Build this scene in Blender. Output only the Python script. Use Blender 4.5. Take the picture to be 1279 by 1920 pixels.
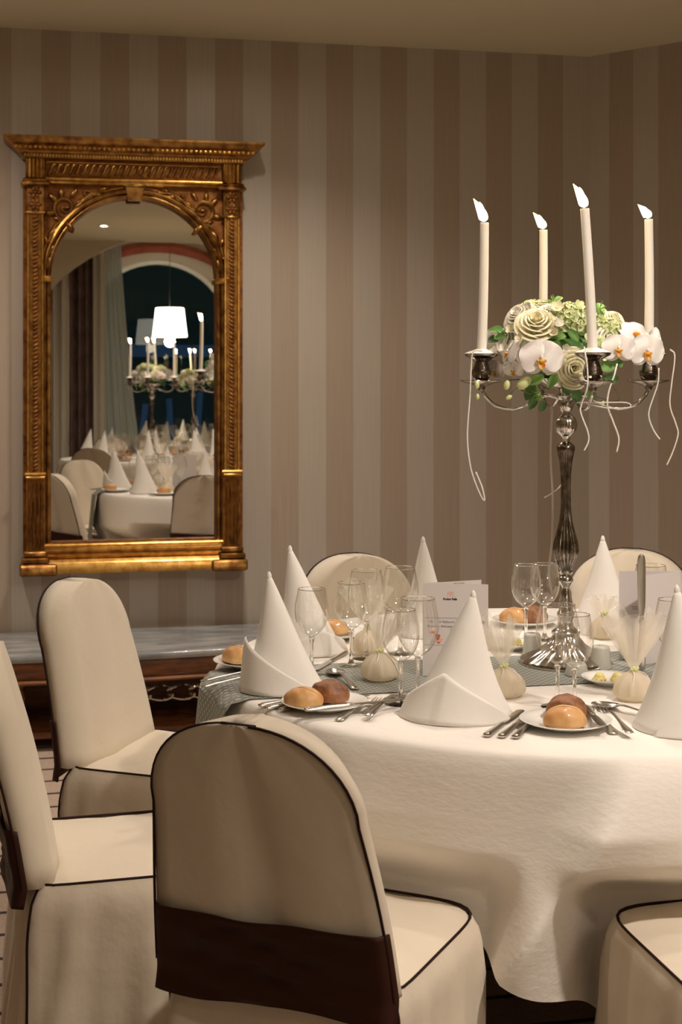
import bpy, math, random
from mathutils import Vector, Matrix
random.seed(7)
PI = math.pi
sin, cos = math.sin, math.cos
for o in list(bpy.data.objects): bpy.data.objects.remove(o)
SC = bpy.context.scene
COL = SC.collection

# ------------------------------------------------------------------ frame of reference
F = 2700.0; CX = 640.0; HY = 700.0; CH = 1.44        # focal length (px of a 1279x1920 frame), principal column, horizon row, eye height
Z0 = 6.25; ROT = math.atan2(.2113, .9774)            # the striped wall: distance on the axis, and its turn
TOP = .75                                            # table top height
CEIL = 2.868
def T(px, py, z=TOP):                                # floor-plan point under a pixel, on a horizontal plane at height z
    y = (CH - z) * F / (py - HY); return Vector(((px - CX) / F * y, y, z))
def P(px, py, y):                                    # point at a given distance
    return Vector(((px - CX) / F * y, y, CH - (py - HY) / F * y))
def W(s, n, z):                                      # room coordinates: along the striped wall, out from it, up
    return Vector((s * .9774 + n * .2113, Z0 + s * .2113 - n * .9774, z))

# ------------------------------------------------------------------ camera
cam = bpy.data.cameras.new('camera'); co = bpy.data.objects.new('camera', cam); COL.objects.link(co)
co.location = (0, 0, CH); co.rotation_euler = (PI / 2, 0, 0)
cam.sensor_width = 36; cam.lens = 36 * F / 1920; cam.shift_y = -260 / 1920; cam.shift_x = .0
cam.clip_start = .05; cam.clip_end = 100
cam.dof.use_dof = True; cam.dof.focus_distance = 3.0; cam.dof.aperture_fstop = 8.5
SC.camera = co
# ------------------------------------------------------------------ world, exposure
w = bpy.data.worlds.new('night'); SC.world = w; w.use_nodes = True
w.node_tree.nodes['Background'].inputs[0].default_value = (.004, .016, .018, 1)
w.node_tree.nodes['Background'].inputs[1].default_value = .6
SC.view_settings.view_transform = 'Standard'; SC.view_settings.look = 'None'
SC.view_settings.exposure = 0.0; SC.view_settings.gamma = 1; SC.view_settings.use_curve_mapping = False
SC.cycles.transparent_max_bounces = 32

# ------------------------------------------------------------------ materials
MATS = {}
def nd(nt, t, **k):
    n = nt.nodes.new(t)
    for a, b in k.items(): setattr(n, a, b)
    return n
def mat(name, col, rough=.6, metal=0., var=None, vscale=20, bump=0., bscale=80, spec=.5, sss=0., trans=0., emit=None, estr=0., coat=0., sheen=0., stretch=(1, 1, 1), bdist=.002):
    m = bpy.data.materials.new(name); m.use_nodes = True; nt = m.node_tree; b = nt.nodes['Principled BSDF']
    b.inputs['Base Color'].default_value = (*col, 1); b.inputs['Roughness'].default_value = rough; b.inputs['Metallic'].default_value = metal
    b.inputs['Specular IOR Level'].default_value = spec; b.inputs['Coat Weight'].default_value = coat; b.inputs['Sheen Weight'].default_value = sheen
    if sss: b.inputs['Subsurface Weight'].default_value = sss; b.inputs['Subsurface Radius'].default_value = (.02, .012, .006); b.inputs['Subsurface Scale'].default_value = .5
    if trans: b.inputs['Transmission Weight'].default_value = trans
    if emit: b.inputs['Emission Color'].default_value = (*emit, 1); b.inputs['Emission Strength'].default_value = estr
    if var or bump:
        tc = nd(nt, 'ShaderNodeTexCoord'); mp = nd(nt, 'ShaderNodeMapping'); mp.inputs['Scale'].default_value = stretch
        nt.links.new(tc.outputs['Object'], mp.inputs[0])
    if var:
        n = nd(nt, 'ShaderNodeTexNoise'); n.inputs['Scale'].default_value = vscale; n.inputs['Detail'].default_value = 5
        r = nd(nt, 'ShaderNodeValToRGB'); r.color_ramp.elements[0].position = .35; r.color_ramp.elements[1].position = .65
        r.color_ramp.elements[0].color = (*var, 1); r.color_ramp.elements[1].color = (*col, 1)
        nt.links.new(mp.outputs[0], n.inputs[0]); nt.links.new(n.outputs[0], r.inputs[0]); nt.links.new(r.outputs[0], b.inputs['Base Color'])
    if bump:
        n = nd(nt, 'ShaderNodeTexNoise'); n.inputs['Scale'].default_value = bscale; n.inputs['Detail'].default_value = 4
        bp = nd(nt, 'ShaderNodeBump'); bp.inputs['Strength'].default_value = bump; bp.inputs['Distance'].default_value = bdist
        nt.links.new(mp.outputs[0], n.inputs[0]); nt.links.new(n.outputs[0], bp.inputs['Height']); nt.links.new(bp.outputs[0], b.inputs['Normal'])
    MATS[name] = m; return m
M = MATS
mat('chair_cotton', (.78, .69, .56), .8, bump=.3, bscale=9, bdist=.02, sheen=.2)
mat('piping', (.024, .007, .006), .7, spec=.2)
mat('sash', (.042, .012, .006), .5, bump=.5, bscale=9, bdist=.012, spec=.25)
mat('cloth', (.86, .82, .765), .75, bump=.22, bscale=42, bdist=.005, stretch=(1, 1, 2.2))
mat('napkin', (.90, .87, .82), .75, bump=.2, bscale=70, bdist=.002)
mat('silver', (.62, .59, .55), .13, 1.)
mat('dark_silver', (.42, .38, .34), .16, 1., var=(.16, .13, .11), vscale=60)
mat('cutlery', (.58, .55, .51), .22, 1.)
mat('porcelain', (.92, .91, .87), .12, coat=.5)
mat('wax', (.98, .94, .86), .45, sss=.3)
mat('wick', (.02, .02, .02), .9)
mat('bread_light', (.74, .45, .19), .5, var=(.55, .24, .07), vscale=14, bump=.5, bscale=55, bdist=.003, coat=.2)
mat('bread_crust_split', (.74, .50, .24), .6, var=(.66, .38, .15), vscale=60)
mat('bread_dark', (.38, .17, .075), .55, var=(.17, .065, .025), vscale=40, bump=1., bscale=48, bdist=.007)
mat('rose', (.93, .87, .62), .55, sss=.15); mat('rose_outer', (.93, .90, .78), .55, sss=.15)
mat('orchid', (.97, .95, .93), .5, sss=.2, var=(.90, .83, .80), vscale=30)
mat('orchid_lip', (.80, .22, .02), .5, var=(.82, .55, .06), vscale=90)
mat('bud', (.72, .77, .36), .5); mat('hydrangea', (.88, .90, .66), .6, var=(.66, .76, .38), vscale=40)
mat('leaf', (.13, .28, .06), .5, var=(.05, .14, .035), vscale=30); mat('leaf_light', (.28, .48, .12), .5, var=(.15, .34, .08), vscale=30)
mat('twig', (.13, .12, .07), .7)
mat('ribbon', (.90, .86, .78), .4)
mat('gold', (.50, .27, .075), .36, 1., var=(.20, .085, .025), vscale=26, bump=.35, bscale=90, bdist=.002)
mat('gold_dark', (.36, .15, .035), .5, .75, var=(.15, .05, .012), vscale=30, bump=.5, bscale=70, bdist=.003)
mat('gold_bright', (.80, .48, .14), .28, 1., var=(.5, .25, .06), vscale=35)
mat('marble', (.42, .43, .42), .18, var=(.20, .21, .22), vscale=5, coat=.4, stretch=(1, 3, 1))
mat('oak', (.24, .085, .022), .4, var=(.10, .032, .01), vscale=9, bump=.3, bscale=40, stretch=(1, 6, 6), coat=.2)
mat('shaker', (.60, .59, .53), .25, coat=.5)
mat('butter', (.86, .72, .28), .45, sss=.2)
mat('paper', (.74, .69, .68), .8); mat('paper_cream', (.80, .80, .72), .8)
mat('ink', (.03, .03, .05), .8); mat('ink_rose', (.55, .16, .10), .8); mat('ink_pink', (.85, .45, .36), .8); mat('ink_olive', (.45, .45, .22), .8); mat('ink_dark', (.05, .035, .02), .8)
mat('ceiling_paint', (.78, .72, .53), .9); mat('wall_paint', (.60, .52, .41), .9)
mat('white_paint', (.78, .76, .70), .6)
mat('redwood', (.30, .06, .025), .4, var=(.2, .035, .015), vscale=8)
mat('drape', (.24, .16, .15), .8, var=(.15, .10, .09), vscale=8); mat('drape_pale', (.70, .66, .58), .8)
mat('lamp_shade', (.95, .92, .85), .8, emit=(1, .93, .80), estr=7.)
mat('downlight_glow', (1, 1, 1), .5, emit=(1, .9, .75), estr=250.)
mat('green_glow', (.1, 1, .6), .5, emit=(.25, 1, .65), estr=9.)
mat('blue_glow', (.1, .2, .5), .5, emit=(.03, .08, .18), estr=.4)  # emission stands in for blue light falling on awning and parasols
mat('cable', (.20, .15, .12), .6)
mat('black_metal', (.03, .025, .022), .4)
mat('hedge', (.006, .018, .014), .9)

def mix_mat(name, build):
    m = bpy.data.materials.new(name); m.use_nodes = True; nt = m.node_tree
    for n in list(nt.nodes):
        if n.type == 'BSDF_PRINCIPLED': nt.nodes.remove(n)
    out = [n for n in nt.nodes if n.type == 'OUTPUT_MATERIAL'][0]
    nt.links.new(build(nt), out.inputs[0]); MATS[name] = m; return m
def thin_glass(nt):
    lw = nd(nt, 'ShaderNodeLayerWeight'); lw.inputs[0].default_value = .5
    r = nd(nt, 'ShaderNodeValToRGB'); r.color_ramp.elements[0].position = .30; r.color_ramp.elements[0].color = (.985, .985, .98, 1); r.color_ramp.elements[1].position = .97; r.color_ramp.elements[1].color = (.30, .28, .25, 1)  # colour darkens towards the silhouette, standing in for refraction
    k = r.color_ramp.elements.new(.75); k.color = (.92, .91, .89, 1); nt.links.new(lw.outputs['Facing'], r.inputs[0])
    t = nd(nt, 'ShaderNodeBsdfTransparent'); nt.links.new(r.outputs[0], t.inputs[0])
    g = nd(nt, 'ShaderNodeBsdfGlossy'); g.inputs['Roughness'].default_value = .035; g.inputs[0].default_value = (1, .98, .94, 1)
    pw = nd(nt, 'ShaderNodeMath', operation='POWER'); pw.inputs[1].default_value = 2.4; nt.links.new(lw.outputs['Facing'], pw.inputs[0])
    f = nd(nt, 'ShaderNodeMapRange'); f.inputs[3].default_value = .11; f.inputs[4].default_value = .75; nt.links.new(pw.outputs[0], f.inputs[0])
    x = nd(nt, 'ShaderNodeMixShader'); nt.links.new(f.outputs[0], x.inputs[0]); nt.links.new(t.outputs[0], x.inputs[1]); nt.links.new(g.outputs[0], x.inputs[2]); return x.outputs[0]
mix_mat('bowl_glass', thin_glass)
def solid_glass(nt):
    g = nd(nt, 'ShaderNodeBsdfGlass'); g.inputs['IOR'].default_value = 1.48; g.inputs['Color'].default_value = (.98, .98, .97, 1); return g.outputs[0]
mix_mat('stem_glass', solid_glass)
def window_glass(nt):
    t = nd(nt, 'ShaderNodeBsdfTransparent'); t.inputs[0].default_value = (.8, .85, .85, 1)
    g = nd(nt, 'ShaderNodeBsdfGlossy'); g.inputs['Roughness'].default_value = .02
    f = nd(nt, 'ShaderNodeFresnel'); f.inputs[0].default_value = 1.35
    x = nd(nt, 'ShaderNodeMixShader'); nt.links.new(f.outputs[0], x.inputs[0]); nt.links.new(t.outputs[0], x.inputs[1]); nt.links.new(g.outputs[0], x.inputs[2]); return x.outputs[0]
mix_mat('window_glass', window_glass)
def veil(dens, c):
    def f(nt):
        t = nd(nt, 'ShaderNodeBsdfTransparent')
        d = nd(nt, 'ShaderNodeBsdfDiffuse'); d.inputs[0].default_value = (*c, 1)
        l = nd(nt, 'ShaderNodeBsdfTranslucent'); l.inputs[0].default_value = (*c, 1)
        a = nd(nt, 'ShaderNodeMixShader'); a.inputs[0].default_value = .45; nt.links.new(d.outputs[0], a.inputs[1]); nt.links.new(l.outputs[0], a.inputs[2])
        x = nd(nt, 'ShaderNodeMixShader'); x.inputs[0].default_value = dens; nt.links.new(t.outputs[0], x.inputs[1]); nt.links.new(a.outputs[0], x.inputs[2]); return x.outputs[0]
    return f
mix_mat('tulle', veil(.30, (.96, .91, .82))); mix_mat('tulle_pouch', veil(.92, (.90, .82, .68))); mix_mat('sheer', veil(.6, (.62, .66, .64)))
def mirror_sh(nt):
    g = nd(nt, 'ShaderNodeBsdfGlossy'); g.inputs['Roughness'].default_value = .0; g.inputs[0].default_value = (.76, .74, .70, 1); return g.outputs[0]
mix_mat('looking_glass', mirror_sh)
def flame_sh(nt):       # hotter low down, orange at the tip
    tc = nd(nt, 'ShaderNodeTexCoord'); sp = nd(nt, 'ShaderNodeSeparateXYZ'); r = nd(nt, 'ShaderNodeValToRGB'); e = nd(nt, 'ShaderNodeEmission')
    nt.links.new(tc.outputs['Generated'], sp.inputs[0]); nt.links.new(sp.outputs[2], r.inputs[0]); nt.links.new(r.outputs[0], e.inputs[0])
    r.color_ramp.elements[0].color = (.8, .75, 1, 1); r.color_ramp.elements[0].position = .0
    r.color_ramp.elements[1].color = (1, .42, .10, 1)
    k = r.color_ramp.elements.new(.18); k.color = (1, .86, .60, 1); k = r.color_ramp.elements.new(.75); k.color = (1, .80, .45, 1)
    e.inputs[1].default_value = 14; return e.outputs[0]
mix_mat('flame', flame_sh)
def stripes(name, phase):
    m = mat(name, (.5, .4, .3), .7); nt = m.node_tree; b = nt.nodes['Principled BSDF']
    tc = nd(nt, 'ShaderNodeTexCoord'); sp = nd(nt, 'ShaderNodeSeparateXYZ'); nt.links.new(tc.outputs['Object'], sp.inputs[0])
    a = nd(nt, 'ShaderNodeMath', operation='ADD'); a.inputs[1].default_value = phase; nt.links.new(sp.outputs[0], a.inputs[0])
    d = nd(nt, 'ShaderNodeMath', operation='DIVIDE'); d.inputs[1].default_value = .2415; nt.links.new(a.outputs[0], d.inputs[0])
    f = nd(nt, 'ShaderNodeMath', operation='FRACT'); nt.links.new(d.outputs[0], f.inputs[0])
    g = nd(nt, 'ShaderNodeMath', operation='LESS_THAN'); g.inputs[1].default_value = .5; nt.links.new(f.outputs[0], g.inputs[0])
    mp = nd(nt, 'ShaderNodeMapping'); mp.inputs['Scale'].default_value = (160, 160, 3); nt.links.new(tc.outputs['Object'], mp.inputs[0])
    n = nd(nt, 'ShaderNodeTexNoise'); n.inputs['Scale'].default_value = 1; n.inputs['Detail'].default_value = 3; nt.links.new(mp.outputs[0], n.inputs[0])
    c = nd(nt, 'ShaderNodeMix', data_type='RGBA'); c.inputs[6].default_value = (.54, .475, .395, 1); c.inputs[7].default_value = (.455, .365, .280, 1); nt.links.new(g.outputs[0], c.inputs[0])
    v = nd(nt, 'ShaderNodeMix', data_type='RGBA', blend_type='MULTIPLY'); v.inputs[0].default_value = .22
    nt.links.new(c.outputs[2], v.inputs[6]); nt.links.new(n.outputs[0], v.inputs[7]); nt.links.new(v.outputs[2], b.inputs['Base Color'])
    r = nd(nt, 'ShaderNodeMapRange'); r.inputs[3].default_value = .42; r.inputs[4].default_value = .75; nt.links.new(g.outputs[0], r.inputs[0]); nt.links.new(r.outputs[0], b.inputs['Roughness'])
stripes('wallpaper', 1.2736); stripes('wallpaper_side', -1.143 + 1.2736 + .0075)
def carpet():
    m = mat('carpet', (.40, .30, .22), .9); nt = m.node_tree; b = nt.nodes['Principled BSDF']
    tc = nd(nt, 'ShaderNodeTexCoord'); sp = nd(nt, 'ShaderNodeSeparateXYZ'); nt.links.new(tc.outputs['Object'], sp.inputs[0])
    d = nd(nt, 'ShaderNodeMath', operation='DIVIDE'); d.inputs[1].default_value = .155; nt.links.new(sp.outputs[1], d.inputs[0])
    f = nd(nt, 'ShaderNodeMath', operation='FRACT'); nt.links.new(d.outputs[0], f.inputs[0])
    g = nd(nt, 'ShaderNodeMath', operation='LESS_THAN'); g.inputs[1].default_value = .12; nt.links.new(f.outputs[0], g.inputs[0])
    n = nd(nt, 'ShaderNodeTexNoise'); n.inputs['Scale'].default_value = 90; nt.links.new(tc.outputs['Object'], n.inputs[0])
    c0 = nd(nt, 'ShaderNodeValToRGB'); c0.color_ramp.elements[0].color = (.30, .215, .155, 1); c0.color_ramp.elements[1].color = (.50, .39, .30, 1); nt.links.new(n.outputs[0], c0.inputs[0])
    c = nd(nt, 'ShaderNodeMix', data_type='RGBA'); c.inputs[7].default_value = (.035, .02, .02, 1); nt.links.new(g.outputs[0], c.inputs[0]); nt.links.new(c0.outputs[0], c.inputs[6])
    nt.links.new(c.outputs[2], b.inputs['Base Color'])
carpet()
def runner_mat():       # woven grey-green runner with a small dot in the weave
    m = mat('runner', (.30, .31, .28), .7); nt = m.node_tree; b = nt.nodes['Principled BSDF']
    tc = nd(nt, 'ShaderNodeTexCoord'); v = nd(nt, 'ShaderNodeTexVoronoi', voronoi_dimensions='2D'); v.inputs['Scale'].default_value = 75; v.inputs['Randomness'].default_value = 0
    mp = nd(nt, 'ShaderNodeMapping'); mp.inputs['Rotation'].default_value = (0, 0, math.radians(45)); nt.links.new(tc.outputs['UV'], mp.inputs[0]); nt.links.new(mp.outputs[0], v.inputs[0])
    r = nd(nt, 'ShaderNodeValToRGB'); r.color_ramp.elements[0].position = .22; r.color_ramp.elements[1].position = .34
    r.color_ramp.elements[0].color = (.46, .46, .41, 1); r.color_ramp.elements[1].color = (.235, .245, .215, 1)
    nt.links.new(v.outputs['Distance'], r.inputs[0]); nt.links.new(r.outputs[0], b.inputs['Base Color'])
runner_mat()

# ------------------------------------------------------------------ mesh helpers
def link(me, name, m=None, parent=None, smooth=True, loc=None, rot=None):
    o = bpy.data.objects.new(name, me); COL.objects.link(o)
    if m and not me.materials: me.materials.append(M[m])
    if smooth and len(me.polygons):
        me.polygons.foreach_set('use_smooth', [True] * len(me.polygons))
        if smooth != 'all':
            try: me.set_sharp_from_angle(angle=math.radians(45))
            except Exception: pass
    if parent: o.parent = parent
    if loc is not None: o.location = loc
    if rot is not None: o.rotation_euler = rot
    return o
def mk(name, vf, m, parent=None, smooth=True, loc=None, rot=None, solid=0):
    me = bpy.data.meshes.new(name); me.from_pydata([tuple(v) for v in vf[0]], [], vf[1]); me.validate(); me.update()
    o = link(me, name, m, parent, smooth, loc, rot)
    if solid:
        s = o.modifiers.new('thickness', 'SOLIDIFY'); s.thickness = solid; s.offset = 0
    return o
def join(*vfs):
    V, Fc = [], []
    for v, f in vfs:
        k = len(V); V += list(v); Fc += [tuple(i + k for i in q) for q in f]
    return V, Fc
def xf(vf, mtx): return [mtx @ Vector(v) for v in vf[0]], vf[1]
def mv(vf, x=0, y=0, z=0, rz=0, s=1): return xf(vf, Matrix.Translation((x, y, z)) @ Matrix.Rotation(rz, 4, 'Z') @ Matrix.Scale(s, 4))
def grid(fn, nu, nv, cu=False, cv=False, flip=False):
    V = [fn(i / (nu if cu else nu - 1), j / (nv if cv else nv - 1)) for j in range(nv) for i in range(nu)]
    Fc = []
    for j in range(nv if cv else nv - 1):
        for i in range(nu if cu else nu - 1):
            a, b = j * nu + i, j * nu + (i + 1) % nu; c, d = ((j + 1) % nv) * nu + (i + 1) % nu, ((j + 1) % nv) * nu + i
            Fc.append((a, d, c, b) if flip else (a, b, c, d))
    return V, Fc
def lathe(prof, n=32, flute=None, cap=True):
    V, Fc = [], []; k = len(prof)
    for j, pr in enumerate(prof):
        r, z = pr[0], pr[1]; fl = pr[2] if len(pr) > 2 else 0
        for i in range(n):
            a = 2 * PI * i / n; rr = r * (1 + fl * (abs(cos(a * (flute or 8) / 2)) - .6)) if fl else r
            V.append((rr * cos(a), rr * sin(a), z))
    for j in range(k - 1):
        for i in range(n):
            a, b = j * n + i, j * n + (i + 1) % n; Fc.append((a, b, b + n, a + n))
    if cap:
        Fc.append(tuple(range(n - 1, -1, -1))); Fc.append(tuple((k - 1) * n + i for i in range(n)))
    return V, Fc
def spline(pts, sub=6):
    pts = [Vector(p) for p in pts]
    if len(pts) < 3: return pts
    q = [2 * pts[0] - pts[1]] + pts + [2 * pts[-1] - pts[-2]]; out = []
    for i in range(1, len(q) - 2):
        a, b, c, d = q[i - 1:i + 3]
        for t in range(sub):
            t /= sub; out.append(.5 * ((2 * b) + (c - a) * t + (2 * a - 5 * b + 4 * c - d) * t * t + (3 * b - a - 3 * c + d) * t ** 3))
    return out + [pts[-1]]
def tube(pts, r, n=8, closed=False, flat=None, up=None):
    pts = [Vector(p) for p in pts]; K = len(pts); V, Fc = [], []
    t0 = (pts[1] - pts[0]).normalized(); ref = Vector(up) if up else (Vector((0, 0, 1)) if abs(t0.z) < .9 else Vector((0, 1, 0)))
    for j in range(K):
        a = pts[(j - 1) % K] if (closed or j > 0) else pts[j]; b = pts[(j + 1) % K] if (closed or j < K - 1) else pts[j]
        t = (b - a).normalized(); s = t.cross(ref)
        if s.length < 1e-5: s = t.cross(Vector((1, 0, 0)))
        s.normalize(); u = s.cross(t).normalized()
        if not up: ref = u
        rr = r[j] if isinstance(r, (list, tuple)) else r; ru = rr * (flat or 1)
        for i in range(n):
            an = 2 * PI * i / n; V.append(pts[j] + s * cos(an) * rr + u * sin(an) * ru)
    for j in range(K if closed else K - 1):
        for i in range(n):
            a, b = j * n + i, j * n + (i + 1) % n; c, d = ((j + 1) % K) * n + (i + 1) % n, ((j + 1) % K) * n + i; Fc.append((a, b, c, d))
    if not closed: Fc += [tuple(range(n - 1, -1, -1)), tuple((K - 1) * n + i for i in range(n))]
    return V, Fc
def box(x0, x1, y0, y1, z0, z1, b=0.):
    if not b:
        V = [(x, y, z) for z in (z0, z1) for y in (y0, y1) for x in (x0, x1)]
        return V, [(0, 2, 3, 1), (4, 5, 7, 6), (0, 1, 5, 4), (2, 6, 7, 3), (0, 4, 6, 2), (1, 3, 7, 5)]
    def ring(d, z): return [(x0 + d + b, y0 + d, z), (x1 - d - b, y0 + d, z), (x1 - d, y0 + d + b, z), (x1 - d, y1 - d - b, z), (x1 - d - b, y1 - d, z), (x0 + d + b, y1 - d, z), (x0 + d, y1 - d - b, z), (x0 + d, y0 + d + b, z)]
    V = ring(b, z0) + ring(0, z0 + b) + ring(0, z1 - b) + ring(b, z1); Fc = []
    for j in range(3):
        for i in range(8): Fc.append((j * 8 + i, j * 8 + (i + 1) % 8, (j + 1) * 8 + (i + 1) % 8, (j + 1) * 8 + i))
    return V, Fc + [tuple(range(7, -1, -1)), tuple(range(24, 32))]
def ball(r=1, n=12, m=8, sx=1, sy=1, sz=1, fn=None):
    V = [(0, 0, -r * sz)]
    for j in range(1, m):
        p = -PI / 2 + PI * j / m
        for i in range(n): a = 2 * PI * i / n; V.append((r * sx * cos(p) * cos(a), r * sy * cos(p) * sin(a), r * sz * sin(p)))
    V.append((0, 0, r * sz)); Fc = [(0, 1 + (i + 1) % n, 1 + i) for i in range(n)]
    for j in range(m - 2):
        for i in range(n): a, b = 1 + j * n + i, 1 + j * n + (i + 1) % n; Fc.append((a, b, b + n, a + n))
    k = 1 + (m - 2) * n; Fc += [(k + i, k + (i + 1) % n, len(V) - 1) for i in range(n)]
    if fn: V = [fn(Vector(v)) for v in V]
    return V, Fc
def extrude(outline, y0, y1):    # outline in x,z; prism along y (outline counter-clockwise seen from -y)
    n = len(outline); V = [(x, y0, z) for x, z in outline] + [(x, y1, z) for x, z in outline]
    return V, [tuple(range(n)), tuple(range(2 * n - 1, n - 1, -1))] + [(i, i + n, (i + 1) % n + n, (i + 1) % n) for i in range(n)]
def sweep(prof, path):           # 2-D profile (out, up) swept along straight x path with mitred returns: prof list of (depth, z); path = half width fn(depth)
    V, Fc = [], []; k = len(prof)
    for d, z, hw in prof: V += [(-hw, 0, z), (-hw, -d, z), (hw, -d, z), (hw, 0, z)]
    for j in range(k - 1):
        for i in range(4): Fc.append((j * 4 + i, j * 4 + (i + 1) % 4, (j + 1) * 4 + (i + 1) % 4, (j + 1) * 4 + i))
    Fc += [(3, 2, 1, 0), tuple((k - 1) * 4 + i for i in range(4))]
    return V, Fc
def tag(o, label, cat, group=None, kind=None):
    o['label'] = label; o['category'] = cat
    if group: o['group'] = group
    if kind: o['kind'] = kind
    return o
def thing(name, label, cat, loc=(0, 0, 0), rz=0, group=None):
    o = bpy.data.objects.new(name, None); COL.objects.link(o); o.location = loc; o.rotation_euler = (0, 0, rz); o.empty_display_size = .05
    return tag(o, label, cat, group)
KIDS = {}
def dup(root, loc, rz=0, label=None, group=None, rot=None):
    if root.name not in KIDS:
        KIDS[root.name] = [(c, [g for g in bpy.data.objects if g.parent is c]) for c in bpy.data.objects if c.parent is root]
    r = root.copy(); COL.objects.link(r); r.location = loc; r.rotation_euler = rot or (0, 0, rz)
    if label: r['label'] = label
    if group: r['group'] = group
    elif 'group' in r: del r['group']
    for c, gs in KIDS[root.name]:
        d = c.copy(); COL.objects.link(d); d.parent = r
        for g in gs: e = g.copy(); COL.objects.link(e); e.parent = d
    return r
def struct(o): o['kind'] = 'structure'; return o
def fbm(x, y, s=0):
    return sin(x * 1.7 + s) * cos(y * 2.3 + s * 1.3) + .5 * sin(x * 4.1 + 1.3 * s + y * 1.9) + .25 * sin(y * 8.3 + x * 6.1 + s * 2.1)

# ------------------------------------------------------------------ lights (downlights of the room, with added fill)
def downlight(s, n, power, size=.09, spot=115, aim=None, label='', col=(1, .865, .755), blend=.6, group=None):
    c = W(s, n, CEIL); t = thing('ceiling_downlight', label, 'light', c, 0, group)
    mk('trim_ring', lathe([(.036, 0), (.060, 0), (.060, -.006), (.042, -.010), (.036, -.006)], 24, cap=False), 'white_paint', t)
    mk('lamp_lens', lathe([(.035, -.0035), (.035, -.0025)], 20), 'downlight_glow', t)
    d = bpy.data.lights.new('downlight_beam', 'SPOT'); d.energy = power; d.color = col; d.spot_size = math.radians(spot); d.spot_blend = blend; d.shadow_soft_size = size
    o = bpy.data.objects.new('downlight_beam', d); COL.objects.link(o); o.parent = t; o.location = (0, 0, -.025)
    if aim is not None:
        v = Vector(aim) - Vector(c); o.rotation_euler = v.to_track_quat('-Z', 'Y').to_euler()
    return t
LG = 'recessed downlights over the dining room'
for (s, n, pw, sp, aim) in [(-1.95, .95, 90, 150, None), (-.50, .98, 125, 132, None), (-.75, 3.3, 14, 150, None), (.35, 2.6, 85, 70, (.70, 3.45, .75)), (.25, 6.35, 115, 150, None), (.45, 4.6, 205, 78, (.66, 3.1, .8)), (-.66, 7.15, 40, 130, None), (1.2, 7.6, 34, 130, None)]:  # wide lamp level with the camera is added fill for chair backs and drape
    lb = 'small white recessed ceiling downlight, the one glinting in the mirror arch' if (s, n) == (-.66, 7.15) else 'small white recessed ceiling downlight outside the picture, one of a set with added fill'
    downlight(s, n, pw, spot=sp, aim=aim, blend=1. if aim is None else .9, label=lb, group=None if (s, n) == (-.66, 7.15) else LG)

# ------------------------------------------------------------------ room shell
RZ = ROT
def room(name, vf, m, **k):
    return struct(mk(name, vf, m, None, False, (0, Z0, 0), (0, 0, RZ)))
# room-local coordinates: x = along wall, y = -(distance out from wall)
room('wall_back', box(-4.2, 1.143, 0, .12, 0, 3.3), 'wallpaper')
cw = mk('wall_right', box(0, 3.0, 0, .12, 0, 3.3), 'wallpaper_side', None, False, W(1.143, 0, 0), (0, 0, math.atan2(-.293, .35))); struct(cw)
ce = W(1.143, 0, 0) + Vector((.767 * 3.0, -.642 * 3.0, 0))
sr = (ce.x * .9774 + (ce.y - Z0) * .2113); nr = (ce.x * .2113 - (ce.y - Z0) * .9774)
room('wall_far_right', box(sr, sr + .12, -8.7, -nr, 0, 3.3), 'wall_paint')
room('wall_left', box(-4.2, -4.08, -8.7, 0, 0, 3.3), 'wall_paint')
room('floor', box(-4.3, sr + .3, -12.6, .2, -.06, 0), 'carpet')
room('ceiling', box(-4.3, sr + .3, -8.6, .2, CEIL, CEIL + .08), 'ceiling_paint')
for nm, x0, x1 in (('baseboard_back', -4.08, 1.12),):
    room(nm, box(x0, x1, -.016, -.001, 0, .1), 'white_paint')
# rear wall with the round arch, seen in the mirror
def arch_wall(cx, hw, cz, x0, x1, ztop, y0, y1, z0=0.):
    vfs = [box(x0, cx - hw, y0, y1, z0 if z0 else 0, ztop), box(cx + hw, x1, y0, y1, z0 if z0 else 0, ztop)]
    N = 28
    for i in range(N):
        a, b = PI - PI * i / N, PI - PI * (i + 1) / N
        p = [(cx + hw * cos(a), cz + hw * sin(a)), (cx + hw * cos(b), cz + hw * sin(b)), (cx + hw * cos(b), ztop), (cx + hw * cos(a), ztop)]
        vfs.append(extrude(p, y0, y1))
    return join(*vfs)
AC, AW, AZ = .15, 1.67, 1.28
room('wall_arch', arch_wall(AC, AW, AZ, -4.2, sr + .1, 3.3, -8.7, -8.5), 'wall_paint')
room('ceiling_alcove', box(-2.6, 3.2, -12.6, -8.6, 3.3, 3.38), 'ceiling_paint')
room('wall_alcove_left', box(-2.7, -2.6, -12.6, -8.7, 0, 3.3), 'wall_paint'); room('wall_alcove_right', box(3.2, 3.3, -12.6, -8.7, 0, 3.3), 'wall_paint')
WCx, WHw, WCz = .27, .95, 2.06
wv = arch_wall(WCx, WHw, WCz, -2.7, 3.3, 3.3, -12.5, -12.3)
room('wall_window', join(wv, box(WCx - WHw, WCx + WHw, -12.5, -12.3, 0, .35)), 'wall_paint')
win = struct(mk('window_1', extrude([(WCx + (WHw + .02) * cos(a), WCz + (WHw + .02) * sin(a)) for a in [PI * i / 24 for i in range(25)]] + [(WCx - WHw - .02, .33), (WCx + WHw + .02, .33)], -12.42, -12.41), 'window_glass', None, False, (0, Z0, 0), (0, 0, RZ)))
arcp = [(WCx - WHw, -12.33, .35)] + [(WCx - WHw * cos(PI * i / 24), -12.33, WCz + WHw * sin(PI * i / 24)) for i in range(25)] + [(WCx + WHw, -12.33, .35)]
mk('window_frame', tube(arcp, .045, 8, closed=True, up=(0, 1, 0)), 'white_paint', win)
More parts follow.
